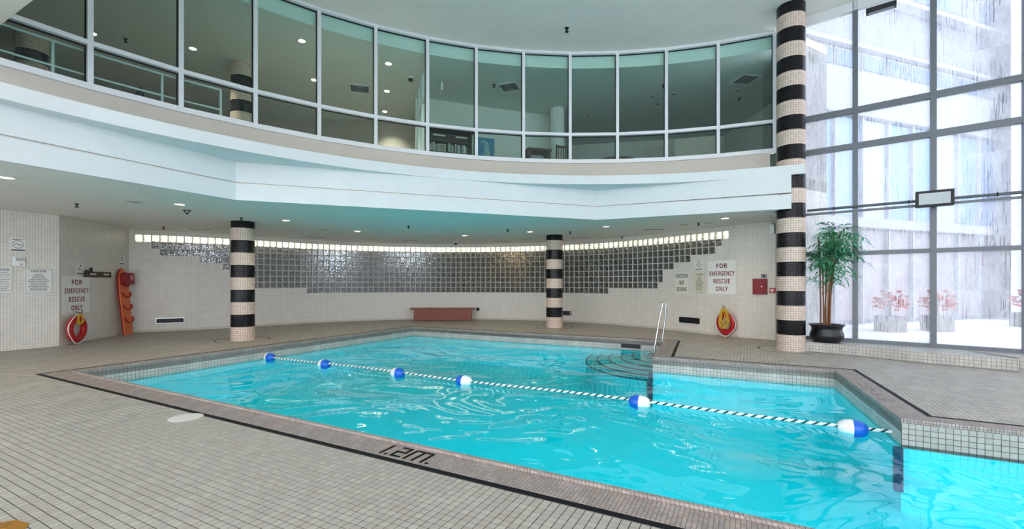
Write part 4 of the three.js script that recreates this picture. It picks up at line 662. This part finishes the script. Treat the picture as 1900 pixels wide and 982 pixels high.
  // painting
  { const p = onWall(2.2, 0.03), t = thing('painting', 'blue painting of a pale standing figure on the lounge wall', 'painting', p[0], 5.72, p[1], wyaw);
    mesh('frame', rbox(0.62, 1.0, 0.03, 0.006, 0, 0, 0), std({ color: 0x2c6f8f, roughness: 0.6 }), t);
    mesh('print', new THREE.PlaneGeometry(0.58, 0.96).translate(0, 0, 0.0165), std({ map: canvasTex(256, 420, (g, w, h) => { g.fillStyle = '#2d88ad'; g.fillRect(0, 0, w, h); g.fillStyle = '#7fb3b8'; g.beginPath(); g.ellipse(150, 90, 26, 40, 0, 0, 7); g.fill(); g.beginPath(); g.ellipse(150, 240, 46, 150, 0.05, 0, 7); g.fill(); g.strokeStyle = '#bcd6d2'; g.lineWidth = 12; g.beginPath(); g.moveTo(120, 120); g.quadraticCurveTo(210, 200, 190, 300); g.stroke(); g.beginPath(); g.moveTo(60, 60); g.quadraticCurveTo(120, 20, 180, 90); g.stroke(); }), roughness: 0.6 }), t); }
  // small cabinet, chair, round white column, table
  { const t = thing('open_cabinet', 'dark wooden open-fronted cabinet near the lounge windows', 'cabinet', 0.75, 4.25, 13.3, 0.25); for (const s of [-1, 1]) mesh('side_panel', rbox(0.08, 1.1, 0.45, 0.006, s * 0.3, 0.55, 0), M.brown, t); mesh('top', rbox(0.74, 0.07, 0.5, 0.008, 0, 1.13, 0), M.brown, t); mesh('back', box(0.54, 1.05, 0.02, 0, 0.55, -0.2), std({ color: 0xb9c0bd, roughness: 0.6 }), t); mesh('shelf', box(0.54, 0.03, 0.4, 0, 0.5, 0), M.brown, t); }
  { const t = thing('dining_chair', 'dark slat-backed chair standing near the lounge windows', 'chair', 1.55, 4.25, 12.85, 0.5); mesh('seat', rbox(0.46, 0.06, 0.46, 0.015, 0, 0.62, 0), M.brown, t); for (const [x, z] of [[-1, -1], [1, -1], [-1, 1], [1, 1]]) mesh('leg', rbox(0.04, z < 0 ? 1.22 : 0.62, 0.04, 0.006, x * 0.2, (z < 0 ? 1.22 : 0.62) / 2, z * 0.2), M.brown, t); mesh('backrest', join([box(0.4, 0.06, 0.03, 0, 1.18, -0.2), box(0.4, 0.05, 0.03, 0, 0.78, -0.2), ...[-0.12, -0.04, 0.04, 0.12].map((x) => box(0.025, 0.4, 0.02, x, 0.98, -0.2))]), M.brown, t); }
  { const t = thing('round_column', 'plain white round column beside the lounge wall', 'column', 1.5, 4.25, 14.9); mesh('shaft', cyl(0.24, 0.24, 3, 32, 0, 1.5, 0), M.loungeWall, t); mesh('collar', cyl(0.25, 0.25, 0.08, 32, 0, 0.04, 0), M.cream, t); }
  { const t = thing('lounge_table', 'dark round table just inside the lounge windows', 'table', 3.0, 4.25, 13.0); mesh('tabletop', cyl(0.55, 0.55, 0.04, 36, 0, 0.74, 0), M.brown, t); mesh('pedestal', cyl(0.05, 0.06, 0.72, 14, 0, 0.36, 0), M.darkMetal, t); mesh('base', cyl(0.3, 0.32, 0.03, 28, 0, 0.015, 0), M.darkMetal, t); }
  { const t = thing('newspaper_rack', 'small white slatted rack near the lounge windows by the pillar', 'rack', 4.75, 4.25, 12.6, -0.4); for (let k = 0; k < 7; k++) mesh('slat', box(0.035, 0.16, 0.02, -0.21 + 0.07 * k, 0.55, 0), M.plasticWhite, t); mesh('bar', join([box(0.5, 0.025, 0.03, 0, 0.64, 0), box(0.5, 0.025, 0.03, 0, 0.46, 0), box(0.03, 0.47, 0.03, -0.24, 0.23, 0), box(0.03, 0.47, 0.03, 0.24, 0.23, 0)]), M.plasticWhite, t); }
  { const t = thing('lounge_partition', 'grey and cream partition panels at the back of the lounge', 'partition', 5.6, 4.25, 15.2, -0.3); mesh('grey_panel', box(0.9, 1.9, 0.08, -0.6, 0.95, 0), M.taupe, t); mesh('cream_panel', box(1.3, 2.1, 0.08, 0.55, 1.05, 0.02), M.cream, t); }
}
// ================= OUTSIDE, SEEN THROUGH THE GLAZING =================
{
  const ground = structure('ground', 'pale paved courtyard outside the glazing', 'ground');
  mesh('paving', slab([gl(-1.5), [8.9, 24], [60, 40], [60, -50], [-50, -50], [-50, 5], BACKL, BACKR, glEnd].reverse(), -0.25, -0.06), std({ color: 0xf0f0f1, roughness: 0.9, bumpMap: noiseBump, bumpScale: 0.02 }), ground);
  const F0 = [9.0, 15.45], fx = 0.944, fZ = 0.329, yaw = yawOf(fx, fZ), LEN = 26, at = (s, k = 0) => [F0[0] + fx * s + fZ * k, F0[1] + fZ * s - fx * k];
  const bd = thing('exterior_building', 'pale building with blue glass storeys across the courtyard', 'building');
  const paint = std({ color: 0x969dad, roughness: 0.85 }), blueG = phy({ color: 0x8fb0dc, roughness: 0.15, metalness: 0.0 }), paleG = std({ color: 0xb9c9de, roughness: 0.2 }), whiteF = std({ color: 0xaeb3bd, roughness: 0.6 }), shop = std({ color: 0xa89fa6, roughness: 0.25 });
  const seg = (name, s0, s1, y0, y1, mat, k = 0, d = 0.2, parent = bd) => { const p = at((s0 + s1) / 2, k); return mesh(name, box(s1 - s0, y1 - y0, d).rotateY(yaw).translate(p[0], (y0 + y1) / 2, -p[1]), mat, parent); };
  seg('wall', 0, LEN, -0.1, 34, paint, -0.3, 0.3);
  seg('beam', 0, LEN, 3.55, 3.9, whiteF, 0.05, 0.4); seg('beam', 0, LEN, 7.7, 9.3, whiteF, 0.02, 0.3); seg('beam', 0, LEN, 10.2, 10.35, whiteF, 0.04, 0.3); seg('ledge', 0, LEN, 12.2, 12.35, whiteF, 0.1, 0.4);
  for (let k = 0; k < 18; k++) { const s = k * 1.45; seg('shop_window', s + 0.06, s + 1.39, 0.1, 3.5, shop, -0.1, 0.06); seg('window_pane', s + 0.06, s + 1.39, 3.95, 7.65, k % 3 ? blueG : paleG, -0.08, 0.06); seg('mullion', s - 0.05, s + 0.05, 0, 7.7, whiteF, 0.0, 0.16);
    const w = seg('window_frame', s + 0.04, s + 1.41, 9.42, 10.15, whiteF, -0.06, 0.1); seg('pane', s + 0.1, s + 1.35, 9.5, 10.05, std({ color: 0x6d88b4, roughness: 0.15 }), -0.0, 0.04, w);
    if (k > 1 && k % 4 !== 3) { const w2 = seg('window_frame', s + 0.04, s + 1.41, 12.6, 13.6, whiteF, -0.06, 0.12); seg('pane', s + 0.1, s + 1.35, 12.68, 13.5, std({ color: 0x7c92b4, roughness: 0.15 }), -0.0, 0.04, w2); } }
  const wing = thing('exterior_wing', 'taller white building wing with small windows beyond the courtyard', 'building'); { const p = at(14.5, 2.4); mesh('facade', box(5.2, 34, 3).rotateY(yaw).translate(p[0], 16.9, -p[1]), std({ color: 0xf8f8f6, roughness: 0.85 }), wing);
    for (let r = 0; r < 4; r++) for (let k = 0; k < 4; k++) { const q = at(12.7 + k * 1.15, 3.92), y = 3 + r * 3.6; const f = mesh('window_frame', box(0.9, 1.3, 0.08).rotateY(yaw).translate(q[0], y + 0.6, -q[1]), std({ color: 0xc3c8cc, roughness: 0.6 }), wing); mesh('pane', box(0.74, 1.1, 0.03).rotateY(yaw).translate(at(12.7 + k * 1.15, 3.97)[0], y + 0.6, -at(12.7 + k * 1.15, 3.97)[1]), std({ color: 0x7f8ea0, roughness: 0.15 }), f); } }
  // red-leaved shrubs in planters
  const leafG = (() => { const l = []; for (let k = 0; k < 130; k++) { const a = rr(0, 6.283), b = Math.acos(rr(-0.3, 1)), r = 0.55 * Math.cbrt(rnd()), g = new THREE.PlaneGeometry(0.14, 0.09); g.rotateX(rr(0, 3)).rotateY(rr(0, 6)).translate(r * Math.sin(b) * Math.cos(a), 0.95 + r * Math.cos(b), r * Math.sin(b) * Math.sin(a)); l.push(g); } return join(l); })();
  [[2.6, 2.0, 'red-leaved shrub in a grey planter outside the pane by the potted palm'], [4.2, 2.4, 'red-leaved shrub in a grey planter outside the middle mullion'], [8.8, 2.6, 'red-leaved shrub in a grey planter before the white wing']].forEach(([s, k, l]) => { const p = at(s, k), t = thing('planter_shrub', l, 'shrub', p[0], -0.06, p[1]); mesh('planter', rbox(0.6, 0.5, 0.6, 0.03, 0, 0.25, 0), std({ color: 0x8e8a88, roughness: 0.8 }), t); mesh('stem', bar([0, 0.5, 0], [0, 1.0, 0], 0.03), M.brown, t); const f = mesh('foliage', leafG, std({ color: 0xb8443a, roughness: 0.7 }), t); f.scale.set(0.85, 0.9, 0.85); });
}
renderer.render(scene, camera);
